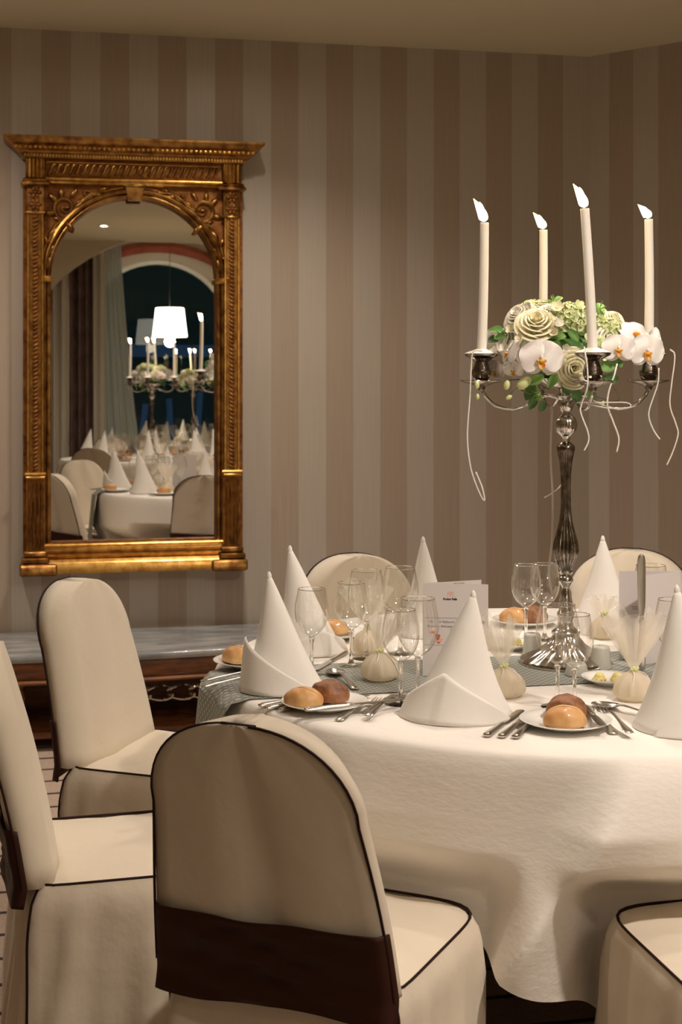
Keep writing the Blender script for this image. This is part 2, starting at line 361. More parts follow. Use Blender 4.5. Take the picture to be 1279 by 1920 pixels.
mk('mullion', box(WCx + .93, WCx + 1.0, -12.42, -12.36, .35, 2.0), 'white_paint', win)
beam = [(WCx - 1.62 * cos(a), -12.22, 1.56 + 1.62 * sin(a)) for a in [PI * (.12 + .76 * i / 24) for i in range(25)]]
room('trim_1', tube(beam, .07, 4, up=(0, 1, 0)), 'redwood')
# curtains behind the arch
def curtain(s0, s1, n, z0, z1, folds, amp, flare=0):
    def fn(u, v):
        s = s0 + (s1 - s0) * u + flare * u * (1 - v) ** 1.5
        return (s, -n + amp * sin(u * folds * 2 * PI) + .4 * amp * sin(u * folds * 3.3 + v * 3), z0 + (z1 - z0) * v)
    return grid(fn, folds * 10, 12)
def drape(name, args, m, label, cat='curtain'):
    o = mk(name, curtain(*args), m, None, True, (0, Z0, 0), (0, 0, RZ), solid=.004); return tag(o, label, cat)
drape('curtain', (-2.0, -1.12, 9.15, .02, 3.1, 9, .045), 'drape', 'dark brown curtain at the left edge of the mirror reflection')
drape('curtain', (-1.10, -.93, 9.10, .02, 3.1, 2, .035), 'drape_pale', 'pale beige curtain panel hanging between the two dark brown ones in the mirror')
drape('curtain', (-.92, -.68, 9.15, .02, 3.1, 3, .04), 'drape', 'narrow dark brown curtain next to the sheer panel in the mirror')
drape('curtain', (-.68, -.55, 9.12, .02, 3.1, 2, .03), 'drape_pale', 'narrow pale curtain edge beside the sheer panel in the mirror')
drape('sheer_curtain', (-.62, -.38, 9.35, .02, 3.1, 6, .02, .30), 'sheer', 'translucent greyish white sheer curtain flaring down in front of the night window')
# pendant lamp seen in the mirror
pl = thing('pendant_lamp', 'glowing white drum shade lamp reflected in the mirror before the dark window', 'lamp', W(.30, 11.0, 2.00))
mk('lamp_shade', lathe([(.205, 0), (.165, .34)], 40, cap=False), 'lamp_shade', pl, solid=.002)
mk('cord', tube([(0, 0, .34), (0, 0, 1.29)], .004, 6), 'black_metal', pl)
mk('shade_ring', join(tube([(-.165, 0, .335), (.165, 0, .335)], .003, 6), tube([(0, -.165, .335), (0, .165, .335)], .003, 6)), 'black_metal', pl)
mk('bulb', join(ball(.035, sz=1.2), tube([(0, 0, .03), (0, 0, .2)], .012, 8)), 'downlight_glow', pl, loc=(0, 0, .14))
lp = bpy.data.lights.new('pendant_bulb', 'POINT'); lp.energy = 22; lp.color = (1, .86, .65); lp.shadow_soft_size = .06
lo = bpy.data.objects.new('pendant_bulb', lp); COL.objects.link(lo); lo.parent = pl; lo.location = (0, 0, -.06)
# night outside
gl = thing('garden_lamp', 'round green garden light glowing outside the night window in the mirror', 'lamp', W(3.0, 17.0, 0))
mk('globe', ball(.13, 20, 14), 'green_glow', gl, loc=(0, 0, 1.72)); mk('post', tube([(0, 0, -.3), (0, 0, 1.6)], .03, 8), 'black_metal', gl)
pb = mk('pool_awning', join(box(-2.5, 5.5, -19.2, -19, 1.95, 2.15)), 'blue_glow', None, False, (0, Z0, 0), (0, 0, RZ)); tag(pb, 'self-glowing dim blue awning band outside the night window', 'awning')
rr = random.Random(3); hv = []
for i in range(14): hv.append(tube([( -1 + i * .5 + rr.uniform(-.1, .1), -18.5, -.3), (-1 + i * .5 + rr.uniform(-.1, .1), -18.5, .9 + rr.uniform(0, .5))], .05, 6))
tag(mk('pool_umbrellas', join(*hv), 'blue_glow', None, True, (0, Z0, 0), (0, 0, RZ)), 'self-glowing blue folded parasols in the dark garden, seen through the mirror', 'parasol')
bpy.data.objects['pool_umbrellas']['kind'] = 'stuff'
room('ground_outside', box(-8, 12, -24, -12.6, -.4, -.3), 'hedge')

# ------------------------------------------------------------------ gilt mirror
MR = thing('wall_mirror', 'tall gilt arched wall mirror with carved cornice and pilasters on the striped wall', 'mirror', W(-.893, .0, 0), RZ)
GH, GB, GS = .344, .743, 1.828          # glass half width, bottom, springing height
arc = [(GH * cos(PI * i / 36), GS + GH * sin(PI * i / 36)) for i in range(37)]
glass = mk('mirror_glass', extrude([(-GH - .01, GB - .01), (GH + .01, GB - .01)] + [(x * 1.03, z + .005) for x, z in arc], -.022, -.018), 'looking_glass', MR, False, rot=(-math.radians(.33), 0, 0))
# flat frame board with an arched opening
FB = []
FB.append(box(-.455, -GH, -.05, -.002, .70, GS)); FB.append(box(GH, .455, -.05, -.002, .70, GS)); FB.append(box(-GH, GH, -.05, -.002, .70, GB))
for i in range(36):
    (xa, za), (xb, zb) = arc[i], arc[i + 1]
    FB.append(extrude([(xb, zb), (xa, za), (xa * 1.0 if abs(xa) > .01 else xa, 2.22), (xb, 2.22)][::-1] if False else [(xa, za), (xa, 2.22), (xb, 2.22), (xb, zb)], -.05, -.002))
FB.append(box(-.455, -GH, -.05, -.002, GS, 2.22)); FB.append(box(GH, .455, -.05, -.002, GS, 2.22))
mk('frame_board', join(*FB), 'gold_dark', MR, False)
def archpath(r, zb=GB, off=0.):
    e = r - GH
    return [(-r, off, zb - e)] + [(-r, off, zb + (GS - zb) * t) for t in (.25, .5, .75)] + [(-r * cos(PI * i / 40), off, GS + r * sin(PI * i / 40)) for i in range(41)] + [(r, off, zb + (GS - zb) * t) for t in (.75, .5, .25)] + [(r, off, zb - e)]
mk('arch_molding', join(tube(archpath(GH + .008, off=-.052), .010, 8, up=(0, 1, 0)), tube(archpath(GH + .028, off=-.058), .012, 8, up=(0, 1, 0)), tube(archpath(GH + .044, off=-.052), .006, 6, up=(0, 1, 0))), 'gold', MR)
mk('bottom_molding', join(box(-GH - .05, GH + .05, -.066, -.045, GB - .036, GB - .004, .006), tube([(-GH - .055, -.07, GB - .012), (GH + .055, -.07, GB - .012)], .008, 8), tube([(-GH - .055, -.062, GB - .034), (GH + .055, -.062, GB - .034)], .006, 8)), 'gold_bright', MR)
for sgn in (-1, 1):
    x = sgn * .405; b = sgn * (GH + .026)
    mk('impost_block', box(b - .034, b + .034, -.082, -.045, GS - .012, GS + .014, .004), 'gold_bright', MR)
    p = mk('pilaster', box(x - .030, x + .030, -.078, -.045, 1.03, 2.10), 'gold', MR, False)
    for q in range(-1, 2, 2):
        mk('pilaster_edge', tube([(x + q * .028, -.08, 1.03), (x + q * .028, -.08, 2.1)], .005, 6), 'gold_bright', p)
    rope = []
    for k in range(62):
        z = 1.045 + k * .017; rope.append(xf(ball(.011, 8, 6, 1.3, .7, .6), Matrix.Translation((x, -.080, z)) @ Matrix.Rotation(.6 * sgn, 4, 'Y')))
    ro = mk('rope_carving', join(*rope), 'gold_dark', p); ro['kind'] = 'stuff'
    # capital with carved rosettes
    c = mk('capital', join(box(x - .036, x + .036, -.086, -.045, 2.098, 2.212, .004), box(x - .040, x + .040, -.09, -.045, 2.092, 2.104, .003)), 'gold', MR)
    fl = []
    for zz in (2.13, 2.18):
        for k in range(6):
            a = k * PI / 3; fl.append(xf(ball(.011, 8, 6, 1.2, .7, .7), Matrix.Translation((x + .015 * cos(a), -.088, zz + .015 * sin(a))) @ Matrix.Rotation(-a, 4, 'Y')))
        fl.append(mv(ball(.007), x, -.094, zz))
    mk('rosette_carving', join(*fl), 'gold_dark', c)
    mk('pilaster_collar', join(box(x - .041, x + .041, -.095, -.045, 1.006, 1.022, .005), tube([(x - .042, -.092, 1.028), (x + .042, -.092, 1.028)], .007, 8)), 'gold_bright', MR)
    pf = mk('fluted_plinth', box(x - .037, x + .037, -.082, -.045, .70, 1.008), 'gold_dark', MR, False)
    for k in range(4): mk('flute', tube([(x - .024 + k * .016, -.084, .72), (x - .024 + k * .016, -.084, .995)], .0055, 8), 'gold', pf)
    mk('base_block', join(box(x - .075 + (.012 if sgn < 0 else -.012), x + .075 + (.012 if sgn < 0 else -.012) - (.0), -.118, -.002, .612, .66, .006), box(x - .056, x + .056, -.105, -.01, .66, .685, .006), box(x - .048, x + .048, -.095, -.01, .685, .712, .006)), 'gold', MR)
    # upper fluted block on each side of the frieze
    fb = mk('frieze_block', join(box(x - .040, x + .040, -.09, -.002, 2.235, 2.325, .004), box(x - .058, x + .058, -.108, -.002, 2.208, 2.224, .004), box(x - .050, x + .050, -.10, -.002, 2.222, 2.238, .004)), 'gold', MR)
    for k in range(4): mk('flute', tube([(x - .024 + k * .016, -.092, 2.242), (x - .024 + k * .016, -.092, 2.318)], .006, 8), 'gold_bright', fb)
    # spandrel: carved scrolls with leaves
    sc = []
    def spiral(cx, cz, r0, turns, a0, dirn, n=22):
        return [(cx + r0 * (1 - .8 * i / n) * cos(a0 + dirn * turns * 2 * PI * i / n), -.056, cz + r0 * (1 - .8 * i / n) * sin(a0 + dirn * turns * 2 * PI * i / n)) for i in range(n + 1)]
    sx = sgn
    sc.append(tube(spiral(sx * .285, 2.125, .052, 1.3, -PI / 2, sx), [.010 - .0002 * i for i in range(23)], 7))
    sc.append(tube(spline([(sx * .285, -.056, 2.073), (sx * .325, -.056, 2.05), (sx * .345, -.056, 2.0), (sx * .352, -.056, 1.94), (sx * .358, -.056, 1.87)]), .007, 7))
    sc.append(tube(spline([(sx * .235, -.056, 2.13), (sx * .20, -.056, 2.165), (sx * .16, -.056, 2.19), (sx * .105, -.056, 2.197)]), .007, 7))
    sc.append(tube(spiral(sx * .195, 2.182, .018, 1.1, 0, -sx, 14), .005, 6))
    for (lx, lz, a, L) in [(.33, 2.16, .8, .03), (.345, 2.10, -.2, .026), (.30, 2.18, 1.6, .026), (.25, 2.185, 2.2, .024), (.335, 2.02, -.9, .028), (.365, 1.99, -1.9, .022), (.342, 1.95, -1.1, .024), (.37, 1.92, -2.0, .018), (.35, 1.90, -1.4, .022), (.225, 2.15, 2.5, .022), (.155, 2.18, 3.0, .022), (.13, 2.205, 2.8, .018), (.10, 2.195, 3.1, .02), (.285, 2.125, 0, .02), (.27, 2.05, -2.4, .03), (.31, 2.075, -2.8, .022)]:
        aa = a if sx > 0 else PI - a
        sc.append(xf(ball(L, 8, 6, 1, .35, .42), Matrix.Translation((sx * lx, -.056, lz)) @ Matrix.Rotation(-aa, 4, 'Y')))
    mk('spandrel_scroll', join(*sc), 'gold', MR)
mk('keystone', join(extrude([(-.028, 2.158), (.028, 2.158), (.040, 2.222), (-.040, 2.222)], -.088, -.045), box(-.045, .045, -.094, -.045, 2.212, 2.226, .003)), 'gold', MR)
mk('base_rail', sweep([(.10, .618, .42), (.10, .655, .42), (.092, .664, .42), (.075, .68, .42), (.088, .690, .42), (.07, .705, .42)], None), 'gold_bright', MR)
mk('architrave', join(box(-.37, .37, -.075, -.002, 2.218, 2.245, .004), tube([(-.37, -.078, 2.240), (.37, -.078, 2.240)], .007, 8)), 'gold_bright', MR)
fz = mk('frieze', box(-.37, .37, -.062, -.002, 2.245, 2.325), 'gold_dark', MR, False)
wv = []
for k in range(26):
    x = -.34 + k * .0272; wv.append(tube(spline([(x - .014, -.064, 2.262), (x - .004, -.068, 2.27), (x + .004, -.068, 2.295), (x + .014, -.064, 2.302)], 3), .0062, 6))
gv = mk('wave_carving', join(*wv), 'gold', fz)
mk('frieze_edge', join(tube([(-.36, -.064, 2.254), (.36, -.064, 2.254)], .004, 6), tube([(-.36, -.064, 2.311), (.36, -.064, 2.311)], .004, 6)), 'gold_bright', fz)
cor = mk('cornice', sweep([(.098, 2.322, .458), (.10, 2.333, .462), (.112, 2.340, .472), (.118, 2.348, .478), (.132, 2.356, .492), (.138, 2.368, .498), (.155, 2.376, .514), (.168, 2.388, .528), (.172, 2.394, .532), (.172, 2.402, .532)], None), 'gold', MR, False)
dn = [box(-.45 + k * .0125, -.45 + k * .0125 + .0075, -.112, -.09, 2.326, 2.336) for k in range(72)]
d_ = mk('dentil_row', join(*dn), 'gold_bright', cor, False); d_['kind'] = 'stuff'
eg = [mv(ball(.0085, 6, 5, 1, .8, 1), -.485 + k * .0198, -.137, 2.361) for k in range(50)]
d_ = mk('egg_row', join(*eg), 'gold_bright', cor); d_['kind'] = 'stuff'

# ------------------------------------------------------------------ low marble-topped console below the mirror
CS = thing('console_table', 'low carved wooden console with grey marble top under the gilt mirror', 'table', W(-.95, .29, 0), RZ)
def serp(u):      # front edge
    return -.235 - .035 * (1 if abs(u) < .62 else 0) * (1 if abs(u) < .60 else .5) - .012 * cos(u * 7)
out = [(-.98, .26)] + [(-.98 + 1.96 * i / 60, serp(-.98 + 1.96 * i / 60)) for i in range(61)] + [(.98, .26)]
def slab(out, z0, z1, b):
    n = len(out); cx, cy = 0, 0; V = []
    for k, z in ((b, z0), (0, z0 + b), (0, z1 - b), (b, z1)): V += [(x * (1 - k), y * (1 - k * 2), z) for x, y in out]
    Fc = [(j * n + i, j * n + (i + 1) % n, (j + 1) * n + (i + 1) % n, (j + 1) * n + i) for j in range(3) for i in range(n)]
    return V, Fc + [tuple(range(n - 1, -1, -1)), tuple(3 * n + i for i in range(n))]
mk('marble_top', slab(out, .345, .372, .006), 'marble', CS)
mk('apron', join(slab([(x * .96, y * .93) for x, y in out], .268, .345, .004)), 'oak', CS)
mk('apron_molding', tube([(x * .97, y * .95 - .003, .268) for x, y in out[1:-1]], .009, 6), 'oak', CS)
for lx in (-.9, -.42, .42, .9):
    for ly in (-.19, .19):
        l = mk('leg', mv(lathe([(.030, 0), (.036, .01), (.036, .03), (.024, .045), (.032, .07), (.036, .10), (.030, .13), (.022, .145), (.030, .16), (.034, .20), (.026, .235), (.036, .25), (.036, .268)], 16), lx, ly, 0), 'oak', CS)
mk('plinth_shelf', box(-.95, .95, -.22, .22, .045, .075, .005), 'oak', CS)
mk('back_panel', box(-.93, .93, .19, .21, .075, .268), 'oak', CS, False)
lp_ = []
for k in range(9):
    x0 = -.22 + k * .085
    lp_.append(tube([(x0 + .055 * cos(a), -.20 + .02 * sin(a * 2), .20 + .028 * sin(a)) for a in [2 * PI * i / 20 for i in range(20)]], .006, 6, closed=True))
lpo = mk('metal_scrollwork', join(*lp_), 'silver', CS)
tag(mk('cable', tube(spline([W(-.58, .56, .235), W(-.62, .58, .19), W(-.66, .60, .12), W(-.67, .60, .05), W(-.68, .61, .012), W(-.78, .64, .006)]), .006, 6), 'cable'), 'thin brown cable hanging in front of the low console', 'cable')

# ------------------------------------------------------------------ covered banquet chair (faces +y, origin on the floor)
SW, SD, SH, BH, LEAN, TH = .21, .21, .46, .896, .115, .062
def bw(z):        # half width of the back at height z
    zc = .745
    if z <= zc: return .214 - .030 * max(0, (z - .46)) / .285 + .003 * sin((z - .46) * 12)
    t = min(1, (z - zc) / (BH - zc)); return .1845 * (max(0, 1 - t ** 2.15)) ** (1 / 2.25)
def yr(z): return -SD - .016 - LEAN * max(0, (z - .44)) / .46 * (.6 + .4 * (z - .44) / .46) - .004
def make_chair(label, sash=True):
    t = thing('banquet_chair', label, 'chair')
    zs = [.42, .455] + [.460 + (.745 - .460) * i / 8 for i in range(9)] + [.745 + (BH - .745) * (1 - (1 - i / 14) ** 2.2) for i in range(1, 15)]
    zs[-1] = BH - .0004
    NU = 15
    def ring(z, off=0.):
        w_ = max(bw(z), .02) + off; y0 = yr(z) - off; y1 = yr(z) + TH + off; R = []
        if z < .458: w_ -= .03; y0 += .02; y1 -= .01
        for i in range(NU):
            u = -1 + 2 * i / (NU - 1); bul = .012 * (1 - u * u); fold = .009 * sin(u * 6.5 + z * 2) * (1 - u * u) * min(1, (BH - z) * 5) + .004 * sin(u * 13 + 1 + z) * (1 - abs(u))
            R.append(Vector((u * w_, y0 - bul * .6 + fold, z)))
        for i in range(1, NU - 1):
            u = 1 - 2 * i / (NU - 1)
            if i == 1: R.append(Vector((w_ + .002, (y0 + y1) / 2, z)))
            bul = .018 * (1 - u * u); R.append(Vector((u * w_, y1 + bul + .0035 * sin(u * 8 + z * 9), z)))
            if i == NU - 2: R.append(Vector((-w_ - .002, (y0 + y1) / 2, z)))
        return R
    V, Fc = [], []
    rs = [ring(z) for z in zs]; n = len(rs[0])
    for r in rs: V += r
    for j in range(len(rs) - 1):
        for i in range(n): Fc.append((j * n + i, j * n + (i + 1) % n, (j + 1) * n + (i + 1) % n, (j + 1) * n + i))
    Fc.append(tuple(range(n - 1, -1, -1))); Fc.append(tuple((len(rs) - 1) * n + i for i in range(n)))
    mk('backrest_cover', (V, Fc), 'chair_cotton', t, smooth='all')
    wig = lambda a: .003 * sin(a * 9)
    zl = zs[2:]
    pts = [(-bw(z) - .001, yr(z) - .001 + wig(z), z) for z in zl[:-1]] + [(0 - .03, yr(BH), BH), (.03, yr(BH), BH)] + [(bw(z) + .001, yr(z) - .001 + wig(z + .3), z) for z in zl[:-1][::-1]]
    mk('back_piping', tube(pts, .0026, 6, up=(0, 1, 0)), 'piping', t)
    # seat pad outline
    def outl(th, ex=0., p=5.5):
        c, s = cos(th), sin(th); p = p * 2.2 if s < 0 else p; r = (abs(c) ** p + abs(s) ** p) ** (-1 / p)
        return Vector(((SW + ex) * c * r, (SD + ex) * s * r, 0))
    NS = 72
    def seat(u, v):
        th = 2 * PI * u; q = outl(th, -.004) * (1 - v); return Vector((q.x, q.y, SH + .012 * (1 - (1 - v) ** 4) + .003 * fbm(q.x * 9, q.y * 9)))
    mk('seat_cover', grid(seat, NS, 8, cu=True), 'chair_cotton', t, smooth='all')
    def skirt(u, v):
        th = 2 * PI * u; d = v * SH
        roll = .014 * min(1, v * 14) ** .5
        fold = (.012 * sin(th * 6 + 1.1) + .010 * sin(th * 11 + .4 + v * 2) + .007 * sin(th * 17 + v)) * min(1, v * 1.6) ** 1.2 + .014 * abs(sin(2 * th)) ** 5 * sin(th * 22 + v * 2.5) * min(1, v * 5)
        q = outl(th, roll + .010 * v + .024 * v ** 1.5 + fold * .8, 5.5 - 2 * v)
        return Vector((q.x, q.y, SH + .001 - .006 * min(1, v * 14) - d * .985))
    sk = grid(skirt, 120, 26, cu=True)
    mk('skirt', sk, 'chair_cotton', t, smooth='all')
    mk('seat_piping', tube([outl(2 * PI * i / 72, -.001) + Vector((0, 0, SH + .0025)) for i in range(72)], .0026, 6, closed=True), 'piping', t)
    for th in (math.radians(225), math.radians(315)):
        u = th / (2 * PI); pp = []
        for k in range(19):
            v = k / 18; q = Vector(skirt(u, v)); q += Vector((cos(th), sin(th), 0)) * .003; pp.append(q)
        mk('corner_piping', tube(pp, .0026, 6), 'piping', t)
    if sash:
        pts = [(-1.03, 1), (-1.02, .5), (-1.0, 0)]
        def sa(u, v):
            z = .425 + .140 * v; x = -1 + 2 * u
            w_ = bw(max(z, .46)) + .005; q = (1 - x * x)
            e = max(0, (abs(x) - .93) / .07)
            yy = yr(max(z, .46)) - .012 - .010 * q + .022 * e * e - .20 * max(0, .46 - z) - .005 * sin(z * 105 + x * 4 + 1.5 * sin(x * 3)) * (1 - x * x) - .002 * sin(z * 190 - x * 7) * (1 - x * x)
            return Vector((x * w_, yy, z + .012 * (x * .5) + .006 * sin(x * 4 + 1) * (1 - v)))
        mk('sash', grid(sa, 40, 16), 'sash', t, smooth='all', solid=.003)
    mk('leg', join(*[box(x - .014, x + .014, y - .014, y + .014, 0, .43) for x in (-.17, .17) for y in (-.17, .17)]), 'black_metal', t, False)
    return t
ch0 = make_chair('cream covered banquet chair seen from behind with wide dark brown sash, at front centre')
def hd(a): return -math.radians(a)
ch0.location = (-.014, 2.54, 0); ch0.rotation_euler = (0, 0, hd(25))
CHG = None
dup(ch0, (-.435, 2.995, 0), hd(75), 'cream covered chair cut off by the left picture edge, brown sash, seen side on')
dup(ch0, (-.412, 3.70, 0), hd(110), 'cream covered chair turned to the viewer in front of the marble console')
dup(ch0, (.19, 4.05, 0), hd(151), 'cream covered chair at the far side, round back behind the goblets left of the menu')
dup(ch0, (.792, 4.145, 0), hd(199), 'cream covered chair behind the table at far right, back rising beside the upright knife')
dup(ch0, (.725, 2.475, 0), hd(-12), 'cream covered chair at the lower right corner, only its piped seat in view')

# ------------------------------------------------------------------ banquet table, cloth, runner
TX, TY, TR = .534, 3.42, .83
def make_table(loc, label):
    t = thing('banquet_table', label, 'table', loc)
    mk('table_top', lathe([(TR - .03, .705), (TR - .022, .712), (TR - .022, .735), (TR - .03, .742)], 64), 'oak', t)
    for k in range(4):
        a = PI / 4 + k * PI / 2; mk('leg', mv(lathe([(.022, 0), (.022, .705)], 12), .40 * cos(a), .40 * sin(a), 0), 'black_metal', t)
    return t
make_table((TX, TY, 0), 'round banquet table hidden under the white cloth in front')
# (angle deg from +x, half width deg, depth start, push in)
def cloth(seed, ridge, pushes, L=1.215, corner=None, nth=240, nd_=34):
    V, Fc = [], []
    rings = [0, .2, .45, .65, .78, TR - .02, TR - .008, TR]
    for r in rings:
        for i in range(nth):
            th = 2 * PI * i / nth; V.append(Vector((r * cos(th), r * sin(th), TOP - (.006 if r == TR else (.0015 if r == TR - .008 else 0)) + (0 if r else 0))))
    k0 = len(rings)
    for j in range(1, nd_ + 1):
        for i in range(nth):
            th = 2 * PI * i / nth; ph = th - (corner or 0)
            c = max(abs(cos(ph)), abs(sin(ph))); dmax = min(L / c - TR, .735)
            d = dmax * (j / nd_) ** 1.0
            k = min(1, d / .35)
            f = .012 * sin(th * 9 + seed) + .010 * sin(th * 14 + 2 * seed + d * 2) + .008 * sin(th * 5 + seed * .7 + d * 3)
            r = TR + .012 * (1 - math.exp(-d / .02)) + .035 * d + f * k * 1.7
            for (a0, a1, dd, amp, wd, sh) in ridge:
                ar = math.radians(a0 + (a1 - a0) * min(1, d / dd)); x = math.atan2(sin(th - ar), cos(th - ar)) / wd
                g = math.exp(-abs(x) ** 1.25) if x > 0 else math.exp(-abs(x * sh) ** 1.4)
                r += amp * g * min(1, d / .12) * (1 + d * 1.2)
            for (a, hw, d0, amt) in pushes:
                x = math.degrees(math.atan2(sin(th - math.radians(a)), cos(th - math.radians(a)))) / hw
                if abs(x) < 1.6:
                    g = 1 if abs(x) < 1 else .5 + .5 * cos((abs(x) - 1) / .6 * PI); s_ = min(1, max(0, (d - d0) / .10)); s_ = s_ * s_ * (3 - 2 * s_)
                    r -= amt * g * s_
            V.append(Vector((r * cos(th), r * sin(th), TOP - .006 - d)))
    n = len(rings) + nd_
    for j in range(n - 1):
        for i in range(nth): Fc.append((j * nth + i, j * nth + (i + 1) % nth, (j + 1) * nth + (i + 1) % nth, (j + 1) * nth + i)[::-1])
    return V, Fc
def ang(x, y): return math.degrees(math.atan2(y - TY, x - TX))
pushes = [(ang(-.014, 2.54), 12, .17, .085), (ang(-.43, 2.99), 14, .20, .06), (ang(-.41, 3.7), 14, .18, .13), (ang(.19, 4.05), 24, .14, .42), (ang(.79, 4.145), 22, .14, .38), (ang(.725, 2.475), 15, .17, .15)]
CL = mk('tablecloth', cloth(1.3, [(-90, -108, .42, .080, .20, 3.2), (-128, -122, .5, .02, .16, 1.2), (-66, -78, .6, .03, .16, 1.5)], pushes, L=1.15, corner=math.radians(-124), nth=540, nd_=60), 'cloth', None, loc=(TX, TY, 0), smooth='all')
tag(CL, 'long white damask tablecloth falling in folds over the front round table', 'tablecloth')
# runner
def runner_mesh(lift=.0022):
    a = math.atan2(.16, .75); ca, sa_ = cos(a), sin(a)
    L = 1.16; hw = .165; oy = -.055
    def fn(u, v):
        s = -L + 2 * L * u; q = -hw + 2 * hw * v
        lim = math.sqrt(max(0, TR * TR - (q + oy) ** 2)); over = max(0, abs(s) - lim)
        if over > 0: ss = lim + .034 * min(1, over / .02) ** .5 + .10 * over + .006 * sin(q * 30); s2 = ss * (1 if s > 0 else -1); z = TOP - over + lift
        else: s2 = s; z = TOP + lift
        x, y = s2 * ca - (q + oy) * sa_, s2 * sa_ + (q + oy) * ca
        return Vector((x, y, z))
    return grid(fn, 120, 14)
RN = mk('table_runner', runner_mesh(), 'runner', None, loc=(TX, TY, 0))
uvl = RN.data.uv_layers.new(name='weave')
for lp__ in RN.data.loops:
    vi = lp__.vertex_index; uvl.data[lp__.index].uv = ((vi % 120) / 119 * 2.32, (vi // 120) / 13 * .33)
tag(RN, 'grey green dotted table runner across the front table, falling over its left edge', 'runner')

# ------------------------------------------------------------------ tableware prototypes (all rest on z = 0)
def make_glass(kind):
    big = kind == 'goblet'; H = .212 if big else .196; rb = .045 if big else .039; t = thing('wine_glass', '', 'glass')
    z0 = .088 if big else .086; h = H - z0
    outer = [(.0045, .0), (.014, .006), (.026, .016), (.035, .030), (.0405, .045), (.0425, .060), (.0415, .080), (.0375, .100), (.034, h)]
    s = rb / .0425; outer = [(r * s if r > .006 else r, z0 + (z if z < .1 else z) * (h / .118 if True else 1)) for r, z in outer[:-1]] + [(.034 * s, H)]
    inner = [(max(.0008, r - .0011), z + (.0025 if z < z0 + .02 else 0)) for r, z in outer[::-1]]
    inner[0] = (outer[-1][0] - .0008, H)
    mk('bowl', lathe([(.0006, z0 - .0002)] + outer, 48, cap=False), 'bowl_glass', t, smooth='all')
    mk('stem', lathe([(.0135, .0045), (.007, .008), (.0045, .018), (.0038, .04), (.0042, .07), (.006, z0 - .006), (.007, z0 - .002), (.0045, z0 - .0004)], 20), 'stem_glass', t, smooth='all')
    mk('foot', lathe([(.034, 0), (.0345, .0008), (.030, .0018), (.0135, .0042)], 36), 'stem_glass', t)
    mk('rim', tube([((outer[-1][0] - .0005) * cos(2 * PI * i / 40), (outer[-1][0] - .0005) * sin(2 * PI * i / 40), H) for i in range(40)], .0009, 5, closed=True), 'stem_glass', t)
    return t
def make_napkin(name='folded_napkin', th0=0., hc=.085, wc=1.9, lean=(.0, .0), rb=.095, H=.25):
    t = thing(name, '', 'napkin')
    def cone(u, v):
        th = 2 * PI * u; r = rb * ((1 - v) ** 1.0) * (1 - .13 * sin(v * PI)) + .005 * (1 - v * .3)
        r *= 1 + (.06 * cos(2 * (th - th0)) + .035 * cos(3 * th + 1) + .04 * math.exp(-((math.atan2(sin(th - th0 - 2.2), cos(th - th0 - 2.2))) / .25) ** 2)) * (1 - v)
        return Vector((r * cos(th) + lean[0] * v ** 1.3, r * .86 * sin(th) + lean[1] * v ** 1.3, H * v + .0005))
    mk('napkin_cone', join(grid(cone, 56, 22, cu=True)), 'napkin', t, smooth='all', solid=.0016)
    def cuff(u, v):
        d = (u - .5) * 2; th = th0 + d * wc; hh = hc * (1 - abs(d)) ** .85 + .003; k = v * hh / H
        r = rb * ((1 - k) ** .92) + .010 + .012 * v * (1 - abs(d)) + (.004 if d > 0 else 0)
        return Vector((r * cos(th) + lean[0] * k, r * .88 * sin(th) + lean[1] * k, .001 + hh * v))
    mk('cuff_fold', grid(cuff, 40, 10), 'napkin', t, smooth='all', solid=.0022)
    mk('napkin_tip', join(mv(lathe([(.006, 0), (.0055, .006), (.003, .011), (.0006, .013)], 12), lean[0], lean[1], H - .003)), 'napkin', t)
    return t
def make_plate(r, name, label):
    t = thing(name, label, 'plate'); s = r / .09
    mk('plate_body', lathe([(.046 * s, 0), (.048 * s, .003), (.058 * s, .006), (.078 * s, .012), (.0895 * s, .0165), (.090 * s, .0178), (.0885 * s, .0182), (.074 * s, .0140), (.060 * s, .0088), (.052 * s, .0068), (.0, .0065)], 56), 'porcelain', t, smooth='all')
    return t
def make_roll(kind):
    t = thing('bread_roll', '', 'bread'); dark = kind == 'dark'; sx, sy, sz = (.042, .033, .028) if not dark else (.041, .034, .031)
    def f(v):
        z = v.z
        if z < -.35: z = -.35 + (z + .35) * .25
        x, y = v.x, v.y; k = 1 + (.045 if dark else .025) * fbm(x * 2.6, y * 3 + z, 2 if dark else 0)
        g = (.20 if not dark else .08) * math.exp(-((y + .12 * sin(x * 3)) / .13) ** 2) * (1 if z > .2 else 0) * (1 - x * x)
        return Vector((x * sx * k, y * sy * k, (z - g) * sz * k))
    vf = ball(1, 40, 24, fn=f); zm = min(v.z for v in vf[0]); vf = ([v - Vector((0, 0, zm)) for v in vf[0]], vf[1])
    mk('crust', vf, 'bread_dark' if dark else 'bread_light', t, smooth='all')
    if not dark:
        def seam(u, v):
            x = -.72 + 1.44 * u; y = -.12 * sin(x * 3) + (v - .5) * .34 * (1 - x * x); zz = math.sqrt(max(0, 1 - x * x - y * y))
            p = f(Vector((x, y, zz))); return Vector((p.x, p.y, p.z - zm + .0006))
        mk('split', grid(seam, 20, 5), 'bread_crust_split', t, smooth='all')
    return t
